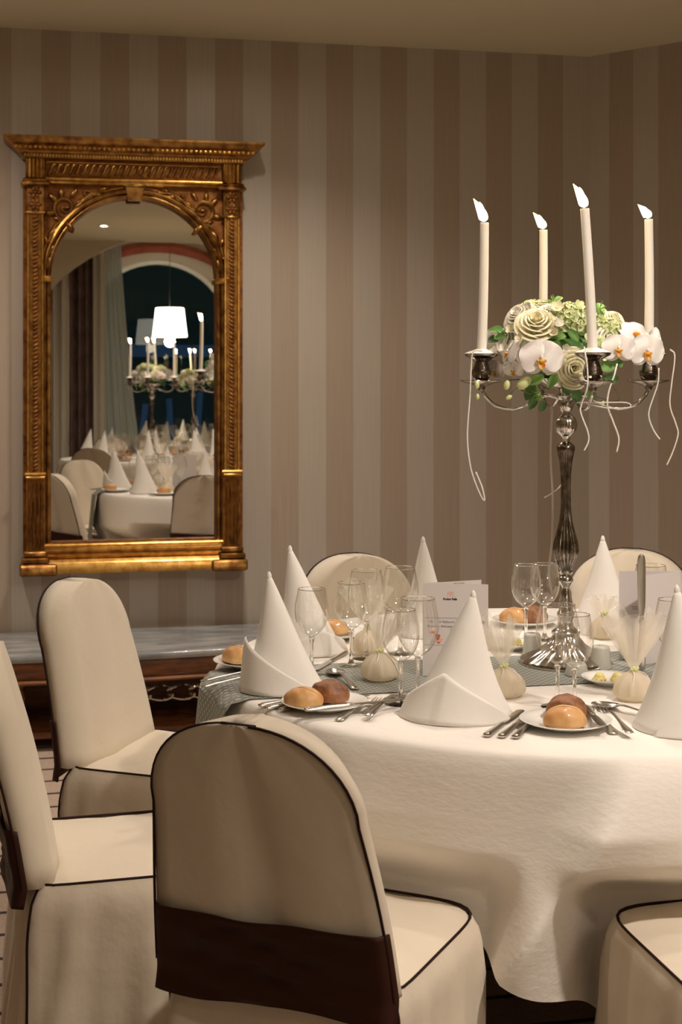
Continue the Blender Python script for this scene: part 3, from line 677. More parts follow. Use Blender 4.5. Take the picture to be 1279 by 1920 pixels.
def loft(secs, n=10):   # (y, halfwidth, halfthickness, z)
    V, Fc = [], []
    for y, a, b, z in secs:
        for i in range(n): an = 2 * PI * i / n; V.append((a * cos(an), y, z + b * sin(an)))
    for j in range(len(secs) - 1):
        for i in range(n): Fc.append((j * n + i, (j + 1) * n + i, (j + 1) * n + (i + 1) % n, j * n + (i + 1) % n))
    return V, Fc + [tuple(range(n)), tuple((len(secs) - 1) * n + i for i in range(n - 1, -1, -1))]
def make_knife(name='table_knife', s=1.):
    t = thing(name, '', 'knife')
    mk('handle', loft([(y * s, a, b, .0048) for y, a, b in ((-.115, .002, .0015), (-.113, .007, .0038), (-.105, .0088, .0046), (-.08, .0082, .0046), (-.05, .007, .0042), (-.025, .0062, .004), (-.02, .0074, .0044), (-.015, .0058, .0036), (-.008, .0045, .003))], 12), 'cutlery', t)
    mk('blade', loft([(y * s, a, b, .0046) for y, a, b in ((-.009, .0044, .0028), (-.004, .0062, .0016), (.01, .0086, .0009), (.05, .0095, .0008), (.085, .0096, .0007), (.102, .0092, .0006), (.110, .0075, .0005), (.1135, .004, .0004), (.114, .001, .0004))], 10), 'cutlery', t)
    return t
def make_fork(name='table_fork'):
    t = thing(name, '', 'fork')
    mk('handle', loft([(-.10, .002, .0012, .0025), (-.098, .0085, .0016, .0028), (-.085, .0095, .0018, .004), (-.06, .0065, .0019, .007), (-.03, .004, .0019, .0095), (.0, .0032, .002, .0125), (.025, .0036, .002, .0135), (.038, .0055, .0015, .0115)], 10), 'cutlery', t)
    hd_ = [loft([(.036, .0052, .0014, .0118), (.043, .0095, .0012, .0082), (.05, .0118, .0011, .0052), (.058, .0122, .0011, .0035)], 12)]
    for k in range(4):
        x = -.0096 + k * .0064; hd_.append(mv(loft([(.056, .0024, .0011, .0036), (.068, .0017, .001, .003), (.085, .0013, .0009, .0046), (.098, .0010, .0008, .0072), (.103, .0004, .0004, .0088)], 6), x))
    mk('tines', join(*hd_), 'cutlery', t)
    return t
def make_spoon(name='table_spoon'):
    t = thing(name, '', 'spoon')
    mk('handle', loft([(-.10, .002, .0012, .0025), (-.098, .0085, .0016, .0028), (-.085, .0095, .0018, .004), (-.06, .0065, .0019, .007), (-.03, .004, .0019, .0095), (.0, .0032, .002, .0125), (.020, .0034, .002, .0135), (.034, .0045, .0016, .0115)], 10), 'cutlery', t)
    def bowl(u, v):
        y = .032 + .068 * u; tt = (u - .46) / .54 if u > .46 else (u - .46) / .46; wd = .0205 * math.sqrt(max(0, 1 - abs(tt) ** 2.4)) + .001; x = (v * 2 - 1)
        dep = .0085 * (1 - x * x) * (1 - tt * tt); return Vector((x * wd, y, .0098 - .003 * u - dep + .0))
    b = mk('bowl', grid(bowl, 22, 13), 'cutlery', t, smooth='all', solid=.001)
    return t
def make_sachet(tall=.125, spread=.045, lean=(0, 0), seed=0, rp=.043):
    t = thing('favour_bag', '', 'favour bag'); rd = random.Random(seed)
    def pouch(u, v):
        th = 2 * PI * u; pr = [(.0, .0), (.7, .001), (.97, .010), (1.0, .020), (.93, .034), (.72, .046), (.42, .055), (.16, .061), (.13, .064)]
        x = v * (len(pr) - 1); i = min(int(x), len(pr) - 2); f_ = x - i; r = pr[i][0] * (1 - f_) + pr[i + 1][0] * f_; z = pr[i][1] * (1 - f_) + pr[i + 1][1] * f_
        r *= rp * (1 + .05 * sin(th * 11 + seed) * (v > .3) + .04 * sin(th * 3 + seed) + .02 * sin(th * 19)); return Vector((r * cos(th), r * sin(th), z))
    mk('pouch', grid(pouch, 66, 17, cu=True), 'tulle_pouch', t, smooth='all')
    for lay in range(2):
        ph = rd.uniform(0, 6); sp = spread * (1 - .3 * lay); tl = tall * (1 - .18 * lay)
        def ruff(u, v):
            th = 2 * PI * u; fr = .35 * sin(th * 7 + ph) + .22 * sin(th * 12 + ph * 2)
            r = .005 + (sp * v ** .8) * (1 + fr * min(1, v * 2.5)); hh = tl * v * (1 - .12 * v * (1 + sin(th * 5 + ph)) - .05 * sin(th * 9))
            return Vector((r * cos(th) + lean[0] * v, r * .8 * sin(th) + lean[1] * v, .062 + hh))
        mk('tulle_ruff', grid(ruff, 84, 14, cu=True), 'tulle', t, smooth='all')
    mk('tie_ribbon', join(tube([(.0075 * cos(2 * PI * i / 14), .0075 * sin(2 * PI * i / 14), .0615) for i in range(14)], .0022, 5, closed=True), tube(spline([(.006, -.006, .062), (.02, -.014, .058), (.030, -.022, .045), (.042, -.026, .02)]), .0012, 5), tube(spline([(-.004, -.008, .062), (-.004, -.024, .056), (-.01, -.036, .035)]), .0012, 5)), 'ribbon', t)
    mk('sprig', join(*[xf(ball(.004, 6, 5, 1, 1, 1), Matrix.Translation((.004 * k - .006, -.009, .065 + .003 * (k % 2)))) for k in range(4)]), 'bud', t)
    return t
def text(s, size, loc, m, parent, rot=(PI / 2, 0, 0), align='CENTER', shear=0, bold=0.):
    c = bpy.data.curves.new('lettering', 'FONT'); c.body = s; c.size = size; c.align_x = align; c.shear = shear; c.extrude = .00005; c.offset = bold; c.resolution_u = 3
    c.materials.append(M[m]); o = bpy.data.objects.new('lettering', c); COL.objects.link(o); dg = bpy.context.evaluated_depsgraph_get(); dg.update(); me = bpy.data.meshes.new_from_object(o.evaluated_get(dg)); me.materials.clear(); me.materials.append(M[m]); bpy.data.objects.remove(o)
    o = bpy.data.objects.new('lettering', me); COL.objects.link(o); o.parent = parent; o.location = loc; o.rotation_euler = rot; return o
def flat(name, pts, m, parent, y):   # thin print on a page lying at y, pts in x,z
    return mk(name, extrude(pts, y - .00012, y), m, parent, False)
def blob(cx, cz, rx, rz, n=14, a0=0, k=0, kk=3): return [(cx + rx * cos(a) * (1 + k * sin(kk * a + a0)), cz + rz * sin(a) * (1 + k * sin(kk * a + a0))) for a in [2 * PI * i / n for i in range(n)]]

# ------------------------------------------------------------------ candelabra
def cand_pt(px, z): return None
ZS = lambda y: CH - (y - HY) * .0012667 - TOP     # height above the table for a row at the candelabra's distance
ARM_R = .205; TH0 = math.radians(8)
def make_candelabra(label):
    t = thing('candelabra', label, 'candelabra')
    z = ZS
    mk('foot', lathe([(.110, 0), (.110, .003), (.106, .006), (.108, .009), (.100, .013, .02), (.085, .020, .05), (.066, .030, .08), (.045, .044, .08), (.034, .058, .06), (.030, .066), (.034, .070), (.034, .074), (.026, .080)], 96, 24), 'silver', t)
    mk('lower_knop', lathe([(.026, .079), (.018, .088), (.017, z(1165)), (.021, z(1158)), (.021, z(1152)), (.016, z(1146)), (.017, z(1135)), (.0135, z(1122)), (.013, z(1112)), (.009, z(1106)), (.010, z(1102)), (.0155, z(1096)), (.018, z(1091)), (.0155, z(1085)), (.010, z(1081)), (.015, z(1078)), (.0165, z(1075)), (.014, z(1072))], 48), 'silver', t)
    st = [(.013, 1073, 0), (.018, 1066, .06), (.0225, 1058, .10), (.0275, 1046, .12), (.030, 1034, .12), (.0285, 1022, .12), (.0245, 1009, .12), (.0205, 997, .10), (.0165, 984, .09), (.0135, 968, .08), (.0120, 950, .08), (.0115, 925, .08), (.0120, 900, .09), (.0135, 880, .10), (.0155, 866, .12), (.0185, 854, .12), (.0210, 847, .05), (.0218, 843, 0), (.0218, 840, 0), (.019, 837, 0), (.013, 833, 0), (.0085, 830, 0)]
    mk('stem', lathe([(r, z(y), fl) for r, y, fl in st], 96, 16), 'dark_silver', t)
    mk('ball_knop', lathe([(r, z(y), fl) for r, y, fl in [(.0085, 831, 0), (.010, 827, 0), (.0105, 822, 0), (.014, 819, .05), (.0215, 813, .06), (.0262, 805, .06), (.0272, 799, .06), (.0262, 793, .06), (.021, 785, .05), (.013, 779, 0), (.0095, 776, 0)]], 72, 16), 'silver', t)
    mk('hub', lathe([(r, z(y)) for r, y in [(.0095, 777), (.015, 771), (.0185, 765), (.020, 758), (.017, 753), (.022, 749), (.024, 745), (.020, 740), (.022, 734), (.028, 728)]], 40), 'silver', t)
    # shallow bowl that carries the flowers
    mk('flower_bowl', lathe([(.02, z(735)), (.05, z(727)), (.075, z(716)), (.078, z(712)), (.070, z(714)), (.03, z(724))], 40), 'silver', t)
    for k in range(4):
        a = TH0 + k * PI / 2; c, s = cos(a), sin(a)
        path = spline([(.018 * c, .018 * s, z(748)), (.05 * c, .05 * s, z(744)), (.085 * c, .085 * s, z(758)), (.13 * c, .13 * s, z(769)), (.172 * c, .172 * s, z(762)), (.198 * c, .198 * s, z(742)), (ARM_R * c, ARM_R * s, z(724))], 6)
        n = len(path); am = mk('arm', tube(path, [.0055 - .002 * sin(PI * i / (n - 1)) + .0012 * (i % 6 == 0) for i in range(n)], 8), 'silver', t)
        cx, cy, zb = ARM_R * c, ARM_R * s, z(724)
        mk('drip_pan', mv(lathe([(.007, 0), (.012, .003), (.030, .005), (.046, .0085), (.050, .011), (.051, .0095), (.045, .006), (.028, .002), (.010, -.004), (.008, -.012), (.004, -.014)][::-1], 36), cx, cy, zb), 'dark_silver', am)
        mk('candle_cup', mv(lathe([(.008, .005), (.015, .010), (.021, .020, .05), (.0225, .030, .06), (.0195, .040, .05), (.0165, .050), (.0165, .054), (.026, .061), (.038, .067), (.041, .073), (.037, .0735), (.014, .069)], 40, 14), cx, cy, zb), 'dark_silver', am)
    return t
CA = make_candelabra('tall fluted silver four armed candelabra standing at the centre of the front table')
CA.location = (TX, TY, TOP + .0035)
# candles: (arm index, lean x, height)
def make_candle(h, lean, fl, label):
    t = thing('candle', label, 'candle'); n = 12
    mk('wax_body', tube([(lean * (i / n) ** 1.0 + .0016 * sin(i / n * PI), 0, h * i / n) for i in range(n + 1)], [.0115 - .0013 * i / n for i in range(n + 1)], 20, up=(0, 1, 0)), 'wax', t)
    mk('wax_collar', lathe([(.0115, .012), (.020, .0085), (.032, .0055), (.039, .0035), (.040, .0042), (.030, .0085), (.018, .0125), (.0112, .015)], 28, cap=False), 'wax', t)
    mk('wick', tube([(lean, 0, h - .001), (lean - .001, 0, h + .005), (lean - .003, 0, h + .009)], .0008, 6), 'wick', t)
    # wind-blown flame, two tongues
    L = fl; path = [(lean - .001, 0, h + .003), (lean - .002, 0, h + .010), (lean - .006, 0, h + .4 * L), (lean - .015, 0, h + .7 * L), (lean - .026, 0, h + L)]
    sp = spline(path, 4); r = [max(.0004, .0112 * sin(PI * min(1, (i / (len(sp) - 1)) ** .75 * .97 + .03)) ** .9) for i in range(len(sp))]
    sp2 = spline([(lean - .002, 0, h + .010), (lean - .004, .001, h + .45 * L), (lean - .007, .001, h + .68 * L), (lean - .012, 0, h + .86 * L)], 4)
    r2 = [max(.0004, .0072 * (1 - i / (len(sp2) - 1)) ** .6) for i in range(len(sp2))]
    mk('flame', join(tube(sp, r, 12), tube(sp2, r2, 10)), 'flame', t, smooth='all')
    l = bpy.data.lights.new('flame_light', 'POINT'); l.energy = 1.8; l.color = (1, .66, .32); l.shadow_soft_size = .012
    o = bpy.data.objects.new('flame_light', l); COL.objects.link(o); o.parent = t; o.location = (lean - .008, -.0, h + .6 * L + .004)
    return t
def arm_pos(k): a = TH0 + k * PI / 2; return Vector((TX + ARM_R * cos(a), TY + ARM_R * sin(a), TOP + .0035 + ZS(724) + .0695))
CN = []
for k, h, ln, fl, lb in [(2, .312, .007, .057, 'lit ivory candle on the left arm of the front candelabra'), (3, .325, -.018, .056, 'lit ivory candle on the nearest arm of the front candelabra, the tallest in view'),
                         (1, .318, .004, .044, 'lit ivory candle on the rear arm, rising behind the flowers'), (0, .326, .0, .036, 'lit ivory candle on the right arm above the white orchids')]:
    c = make_candle(h, ln, fl, lb); c.location = arm_pos(k); CN.append((k, c))

# ------------------------------------------------------------------ flowers
def petal(w_, l, cup, curl, n=7, m=7, sharp=1.):
    def fn(u, v):
        x = (u * 2 - 1); ww = w_ * (sin(PI * min(.97, (.12 + .80 * v))) ** .75) if sharp == 1. else w_ * (sin(PI * (.06 + .93 * v)) ** sharp)
        return Vector((x * ww, l * v, cup * (x * x) * ww / w_ + curl * v * v))
    return grid(fn, n, m)
def rose_vf(R=.04, outer=6):
    a = []; k = 0
    for lay, (cnt, rr, hh, tilt) in enumerate([(2, .10, .80, 88), (3, .20, .84, 84), (4, .33, .84, 78), (5, .48, .80, 70), (5, .66, .72, 58), (5, .84, .62, 42), (outer, 1.0, .52, 24)]):
        for i in range(cnt):
            an = 2 * PI * i / cnt + lay * .9; plen = R * hh; wd = PI * 1.45 / max(cnt, 2.4)
            def fn(u, v):
                x = u * 2 - 1; ph = an + x * wd * (.55 + .45 * v); edge = 1 - .30 * x ** 4
                r = R * rr * (.30 + .70 * min(1, v * 1.2) ** .7) + R * .16 * max(0, v - .72) / .28 * (lay > 0) * (.5 + .1 * lay) + R * .035 * x
                z = plen * math.sin(math.radians(tilt)) * min(1, v * 1.08) * edge - (R * .10 * (max(0, v - .82) / .18) ** 2 * (lay > 1)) - R * .05 * lay * (1 - v)
                return Vector((r * cos(ph), r * sin(ph), z))
            a.append(grid(fn, 11, 9))
    return join(*a)
def flower_piece(parent):
    """every bloom, bud and leaf of the arrangement; local origin = candelabra foot centre"""
    def at(px, py, dy=0.):
        y = TY + dy; p = P(px, py, y); return Vector((p.x - TX, dy, p.z - TOP - .0035))
    def place(name, vf, m, pos, normal, roll=0, s=1, solid=0):
        n = Vector(normal).normalized(); q = n.to_track_quat('Z', 'Y').to_matrix().to_4x4()
        return mk(name, xf(vf, Matrix.Translation(pos) @ q @ Matrix.Rotation(roll, 4, 'Z') @ Matrix.Scale(s, 4)), m, parent, smooth='all', solid=solid)
    o = mk('flower_foam', xf(ball(.085, 20, 12, 1.05, 1, .75), Matrix.Translation(at(1052, 672))), 'leaf', parent)
    ro, ri = rose_vf(.045), None
    for (x, y, d, nn, s, m_) in [(1006, 612, -.075, (-.15, -1, .85), .98, 'rose'), (978, 598, -.02, (-.7, -.7, .8), .85, 'rose_outer'), (1032, 588, -.03, (.1, -.6, 1), .6, 'rose_outer'), (1152, 600, -.02, (.4, -.8, .8), .5, 'rose'), (1075, 690, -.085, (.05, -1, -.05), .95, 'rose'), (958, 640, -.02, (-1, -.5, .3), .75, 'rose_outer'),
                                 (1020, 585, .03, (0, 0, 1), .8, 'rose'), (1135, 645, -.05, (.7, -.8, .2), .75, 'rose_outer'), (1100, 610, .06, (.4, .6, .8), .9, 'rose'), (1010, 660, .09, (-.4, 1, .2), 1.0, 'rose_outer'), (1080, 650, .10, (.2, 1, .2), 1.0, 'rose')]:
        place('rose', ro, m_, at(x, y, d), nn, random.uniform(0, 6), s)
    # hydrangea heads
    def hyd(R, n, seed):
        rd = random.Random(seed); a = []
        for i in range(n):
            z = 1 - 1.35 * i / n; th = i * 2.4; r = math.sqrt(max(0, 1 - z * z)); c = Vector((r * cos(th), r * sin(th), z)) * R
            q = c.normalized().to_track_quat('Z', 'Y').to_matrix().to_4x4()
            for k in range(4):
                a.append(xf(petal(.0085, .014, .002, .003, 3, 4), Matrix.Translation(c) @ q @ Matrix.Rotation(k * PI / 2 + th, 4, 'Z') @ Matrix.Rotation(rd.uniform(.0, .5), 4, 'X')))
        return join(*a)
    for (x, y, d, R, sd) in [(1066, 600, -.045, .034, 1), (1143, 622, -.03, .026, 2), (1000, 590, .05, .028, 3), (1118, 604, .05, .028, 4), (1120, 655, -.06, .024, 5)]:
        h = place('hydrangea', hyd(R, 60, sd), 'hydrangea', at(x, y, d), (0, -.4, 1))
    # orchids
    def orchid(pos, nrm, s, up=0., bk=.0):
        n = Vector(nrm).normalized(); q = n.to_track_quat('Z', 'Y').to_matrix().to_4x4(); mt = Matrix.Translation(pos) @ q @ Matrix.Rotation(up, 4, 'Z') @ Matrix.Scale(s, 4)
        core = [petal_mat for petal_mat in ()]
        vf = []
        for a, w_, l, zz in ((0, .020, .040, -.002), (2.15, .019, .040, -.003), (-2.15, .019, .040, -.003)): vf.append(xf(petal(w_, l, -.004, -.003, 9, 8), Matrix.Translation((0, 0, zz)) @ Matrix.Rotation(a, 4, 'Z')))
        for a in (1.18, -1.18):
            def pt(u, v):
                x = u * 2 - 1; ww = .034 * math.sin(PI * min(.985, .10 + .80 * v ** .85)) ** .62; return Vector((x * ww, .047 * v - .006 * x * x * v, .004 * sin(x * 3 + v * 4) - .006 * v * v))
            vf.append(xf(grid(pt, 11, 9), Matrix.Translation((0, 0, .002)) @ Matrix.Rotation(a, 4, 'Z')))
        o_ = mk('orchid', xf(join(*vf), mt), 'orchid', parent, smooth='all')
        mk('orchid_lip', xf(join(mv(ball(.0058, 10, 7, 1.25, .8, 1), 0, -.004, .005), xf(petal(.007, .016, .004, .004, 5, 5), Matrix.Translation((0, -.004, .003)) @ Matrix.Rotation(PI, 4, 'Z')), mv(ball(.0035, 8, 6), -.007, -.003, .005), mv(ball(.0035, 8, 6), .007, -.003, .005)), mt), 'orchid_lip', o_, smooth='all')
        mk('orchid_column', xf(mv(ball(.0034, 8, 6, 1, 1.6, 1.2), 0, .004, .005), mt), 'orchid', o_, smooth='all')
    orchid(at(1016, 674, -.155), (-.05, -1, .05), 1.12)
    orchid(at(1161, 655, -.10), (-.1, -1, .1), .88)
    orchid(at(1214, 660, -.09), (.25, -1, .05), 1.02)
    orchid(at(1192, 626, -.05), (.3, -.6, .5), .95)
    orchid(at(1235, 640, .0), (1, -.45, .2), .9)
    orchid(at(955, 662, -.11), (-.9, -.25, .3), .85)
    orchid(at(963, 694, -.12), (-.6, -1, -.6), .6)
    orchid(at(930, 695, -.03), (-.8, -.5, -.3), .65)
    orchid(at(1160, 607, .02), (.2, -.2, 1), .8)
    orchid(at(1000, 660, .16), (.0, 1, .05), 1.1); orchid(at(1110, 655, .15), (.2, 1, .05), 1.0); orchid(at(930, 640, .10), (-.6, .8, .1), .9)
    # buds on a stem
    st = mk('orchid_stem', join(tube(spline([at(1010, 745, -.05), at(985, 735, -.10), at(968, 728, -.12), at(955, 745, -.12), at(950, 748, -.12)], 5), .0016, 6), tube(spline([at(1030, 730, -.03), at(990, 712, -.1), at(930, 716, -.11), at(895, 722, -.1)], 5), .0015, 6), tube(spline([at(1075, 730, -.03), at(1160, 752, -.06), at(1135, 700, -.09)], 5), .0012, 6)), 'twig', parent)
    for (x, y, sx_, rz_) in [(983, 718, .017, .9), (951, 722, .010, .2), (895, 722, .008, 0), (896, 744, .006, 0), (955, 745, .007, 1), (1131, 757, .006, .4)]:
        mk('bud', xf(ball(sx_, 12, 9, .72, .72, 1.15), Matrix.Translation(at(x, y, -.12)) @ Matrix.Rotation(rz_, 4, 'Y')), 'bud', parent, smooth='all')
    rd = random.Random(11)
    lf = petal(.012, .044, .006, -.012, 5, 8, .9)
    for (x, y, d, nx, nz, roll, s, m_) in [(945, 622, -.03, -.3, 1, 1.2, 1., 'leaf_light'), (950, 632, -.06, -.5, .8, 1.5, .8, 'leaf'), (1035, 640, -.10, .1, .3, -.6, .9, 'leaf'), (1048, 655, -.105, -.1, .1, 2.2, 1., 'leaf'), (1028, 655, -.10, .2, .6, -1.9, .8, 'leaf'), (1045, 700, -.10, 0, .1, 2.6, .9, 'leaf_light'),
                                           (1020, 705, -.11, 0, 0, 2.0, 1.0, 'leaf_light'), (1000, 715, -.09, 0, -.3, 2.9, 1.2, 'leaf'), (1055, 715, -.09, .1, -.2, -2.6, .95, 'leaf'), (1120, 690, -.09, .2, 0, -1.3, 1.4, 'leaf_light'), (1130, 705, -.08, .3, -.3, -1.8, 1.2, 'leaf'), (1140, 680, -.06, .5, .3, -1.5, 1.3, 'leaf'),
                                           (1085, 640, -.10, 0, .3, .6, .9, 'leaf'), (1062, 632, -.10, .1, .5, 1.4, 1., 'leaf_light'), (1110, 620, -.07, .2, .6, -.4, .9, 'leaf'), (1105, 640, -.10, .2, .3, 2.8, .8, 'leaf'), (1075, 610, -.08, .1, .8, .2, .7, 'leaf_light'), (1125, 585, .0, .2, .8, -.3, .9, 'leaf_light'), (1115, 578, .01, 0, .9, .4, .7, 'leaf'),
                                           (1030, 575, .0, 0, 1, .5, .8, 'leaf'), (1045, 566, .0, 0, 1, -.5, .7, 'leaf_light'), (1020, 750, -.06, 0, -.4, 3.0, .8, 'leaf'), (1005, 740, -.08, 0, -.1, 2.8, .9, 'leaf'), (1080, 725, -.08, 0, -.4, 3.3, 1.1, 'leaf'), (1100, 728, -.07, .2, -.4, -2.4, 1., 'leaf'), (935, 640, -.02, -.8, .6, 1.3, .9, 'leaf')]:
        place('leaf', lf, m_, at(x, y, d), (nx, -1, nz), roll, s)
    for i in range(60):
        a = rd.uniform(0, 2 * PI); e = rd.uniform(-.5, 1.2); R = .095
        p = at(1052, 668) + Vector((R * 1.05 * cos(a) * cos(e), R * sin(a) * cos(e), R * .8 * sin(e))); nn = Vector((cos(a) * cos(e), sin(a) * cos(e), sin(e) + .2))
        place('leaf', lf, rd.choice(['leaf', 'leaf_light']), p - nn * .012, nn, rd.uniform(0, 6), rd.uniform(.45, .85))
    # small filler blossoms tucked between the big blooms
    for (x, y, d, s) in [(990, 580, -.03, .9), (1045, 578, -.06, 1), (1085, 575, -.02, .9), (1038, 625, -.10, .8), (1100, 635, -.10, .7), (1048, 608, -.085, .8), (960, 618, -.05, .8), (1150, 640, -.07, .8), (948, 652, -.06, .8), (930, 662, -.05, .9), (1062, 655, -.12, .7), (1030, 700, -.125, .6), (1108, 588, -.04, .8), (1020, 572, .02, .8), (975, 636, -.09, .7), (1128, 672, -.09, .7)]:
        b = []
        for k in range(5): b.append(xf(petal(.0075, .015, .002, .004, 4, 5), Matrix.Rotation(k * 2 * PI / 5, 4, 'Z') @ Matrix.Rotation(.35, 4, 'X')))
        b.append(mv(ball(.0028, 6, 5), 0, 0, .003))
        place('filler_blossom', join(*b), rd.choice(['rose_outer', 'hydrangea', 'rose']), at(x, y, d - .004), ((x - 1050) / 90, -1, .6), rd.uniform(0, 6), s * 1.2)
    # feathery sprigs
    sp = []
    for (x, y, d) in [(1040, 566, -.02), (1125, 580, -.02), (1010, 742, -.08), (1002, 736, -.08), (940, 628, -.03), (1030, 590, -.06)]:
        b = at(x, y, d); 
        for k in range(16):
            v = Vector((rd.uniform(-1, 1), rd.uniform(-1, 1), rd.uniform(-.7, 1))).normalized() * rd.uniform(.012, .024); sp.append(tube([b, b + v * .6, b + v], [.0011, .0016, .0005], 4))
    f_ = mk('fern_sprigs', join(*sp), 'leaf_light', parent); f_['kind'] = 'stuff'
FA = thing('flower_arrangement', 'dome of white orchids, cream roses and green hydrangea on the front candelabra', 'flowers')
flower_piece(FA); FA.location = (TX, TY, TOP + .0035)

# ribbons hanging from the candelabra
def ribbon(pts, label, w_=.0022):
    o = mk('ribbon', tube(spline(pts, 7), w_ * .8, 6, flat=.18, up=(0, 1, .15)), 'ribbon', smooth='all'); return tag(o, label, 'ribbon')
yl, yf, yrr = 3.34, 3.165, 3.36
ribbon([P(905, 658, yl), P(888, 660, yl - .005), P(884, 690, yl), P(882, 740, yl), P(877, 820, yl), P(884, 880, yl), P(900, 925, yl), P(909, 938, yl), P(905, 915, yl), P(893, 885, yl + .01)], 'long looped white ribbon hanging from the left candle cup')
ribbon([P(1096, 650, yf), P(1098, 662, yf - .012), P(1102, 690, yf - .015), P(1102, 725, yf - .015), P(1091, 758, yf), P(1090, 775, yf), P(1103, 810, yf), P(1104, 828, yf), P(1096, 845, yf)], 'white ribbon hanging from the nearest candle cup beside the stem')
ribbon([P(1158, 682, 3.30), P(1152, 705, 3.29), P(1142, 735, 3.29), P(1140, 762, 3.29), P(1150, 790, 3.29), P(1161, 822, 3.29), P(1157, 848, 3.29)], 'white ribbon hanging below the left orchid bloom', .0026)
ribbon([P(1236, 690, yrr), P(1234, 720, yrr), P(1219, 765, yrr), P(1218, 785, yrr), P(1227, 808, yrr), P(1238, 824, yrr)], 'white ribbon hanging from the right candle cup, second from the right edge')
ribbon([P(1257, 655, yrr), P(1266, 668, yrr), P(1260, 720, yrr), P(1257, 760, yrr), P(1268, 795, yrr), P(1272, 815, yrr), P(1262, 848, yrr), P(1251, 872, yrr)], 'longest curling white ribbon at the right picture edge')
ribbon([P(1082, 755, 3.28), P(1120, 755, 3.28), P(1175, 755, 3.28), P(1180, 764, 3.28), P(1140, 765, 3.28), P(1100, 757, 3.28)], 'flat white ribbon loop stretched along the right arm', .0018)
ribbon([P(1036, 760, 3.47), P(1033, 850, 3.47), P(1037, 930, 3.47), P(1036, 1010, 3.47), P(1030, 1075, 3.47), P(1037, 1118, 3.47)], 'pale ribbon falling straight down behind the candelabra stem', .0034)
ribbon([P(1021, 933, 3.47), P(1035, 925, 3.47), P(1052, 910, 3.47), P(1058, 890, 3.47)], 'short ribbon end poking out left of the candelabra stem')

# ------------------------------------------------------------------ put the front table's tableware in place
G1 = make_glass('wine'); G2 = make_glass('goblet')
KN, FK, SP = make_knife(), make_fork(), make_spoon()
PL = make_plate(.09, 'side_plate', ''); RL, RD = make_roll('light'), make_roll('dark')
TT = TOP + .0006; TRN = TOP + .0034     # bare cloth / on the runner
def first_or_dup(proto, used=set()):
    return proto
class Use:
    def __init__(s, p): s.p = p; s.n = 0
    def __call__(s, loc, rz=0, label='', rot=None, group=None):
        if s.n == 0:
            if s.p.name not in KIDS: KIDS[s.p.name] = [(c, [g for g in bpy.data.objects if g.parent is c]) for c in bpy.data.objects if c.parent is s.p]
            r = s.p; r.location = loc; r.rotation_euler = rot or (0, 0, rz); r['label'] = label
            if group: r['group'] = group
        else: r = dup(s.p, loc, rz, label, group, rot)
        s.n += 1; return r
g1, g2, kn, fk, sp_, pl_, rl, rd_ = [Use(x) for x in (G1, G2, KN, FK, SP, PL, RL, RD)]
def on(p, z): v = Vector(p); v.z = z; return v
def rim(px, py, H): y = (CH - (TT + H)) * F / (py - HY); return Vector(((px - CX) / F * y, y, TT))
GL = [(g1, .196, 585, 1104, 'clear wine glass beside the tall napkin at left, bread roll showing through it'),
      (g1, .196, 659, 1093, 'clear wine glass second from the left, behind the soup spoon'),
      (g2, .212, 688, 1070, 'large clear goblet in the back row, in front of the round chair back'),
      (g2, .212, 751, 1064, 'large clear goblet in the back row next to the menu card'),
      (g1, .196, 752, 1143, 'clear wine glass nearest the two forks, in front of the menu card'),
      (g2, .212, 784, 1122, 'large clear goblet overlapping the left edge of the menu card'),
      (g2, .212, 1046, 1133, 'large clear goblet in front of the candelabra foot'),
      (g1, .196, 1078, 1152, 'clear wine glass right behind the dark and light rolls on the front plate'),
      (g1, .196, 987, 1059, 'clear wine glass above the far bread plate, left of the candelabra stem'),
      (g1, .196, 1022, 1057, 'clear wine glass touching the candelabra stem in the back row'),
      (g1, .196, 1262, 1124, 'clear wine glass half hidden by the right napkin'),
      (g2, .212, 1221, 1060, 'large clear goblet behind the right menu card')]
for u, H, x, y, lb in GL: u(rim(x, y, H), random.uniform(0, 3), lb)
# napkins
def put_napkin(px, py, apex, ctr_y, label, th0, hc=.085, wc=1.9, rb=.095, H=.25, zz=TT):
    c = T(px, py); c.z = zz; a = P(apex[0], apex[1], c.y); H = a.z - c.z; n = make_napkin(th0=th0, hc=hc, wc=wc, lean=(a.x - c.x, 0), rb=rb, H=H)
    n.location = c; n['label'] = label; return n
NA = put_napkin(530, 1294, (505, 1080), 0, 'white pointed napkin at left with tall upright cuff, behind the nearest pair of rolls', math.radians(-158), .115, 2.0, .083, zz=TRN)
NB = put_napkin(857, 1340, (888, 1116), 0, 'white pointed napkin at front centre between forks and three knives', math.radians(-118), .095, 1.5, .107)
NC = put_napkin(1290, 1365, (1270, 1106), 0, 'white pointed napkin cut by the right picture edge', math.radians(-50), .10, 1.5, .103)
ND = put_napkin(578, 1222, (544, 1030), 0, 'white pointed napkin rising behind the left napkin, in the second row', math.radians(-60), .06, 1.5, .085)
NE = put_napkin(800, 1190, (794, 1013), 0, 'white pointed napkin behind the menu card, only its tip showing', math.radians(90), .06, 1.5, .075)
NF = put_napkin(1133, 1183, (1131, 1011), 0, 'white pointed napkin at the far side between candelabra stem and right chair', math.radians(-60), .07, 1.5, .090)
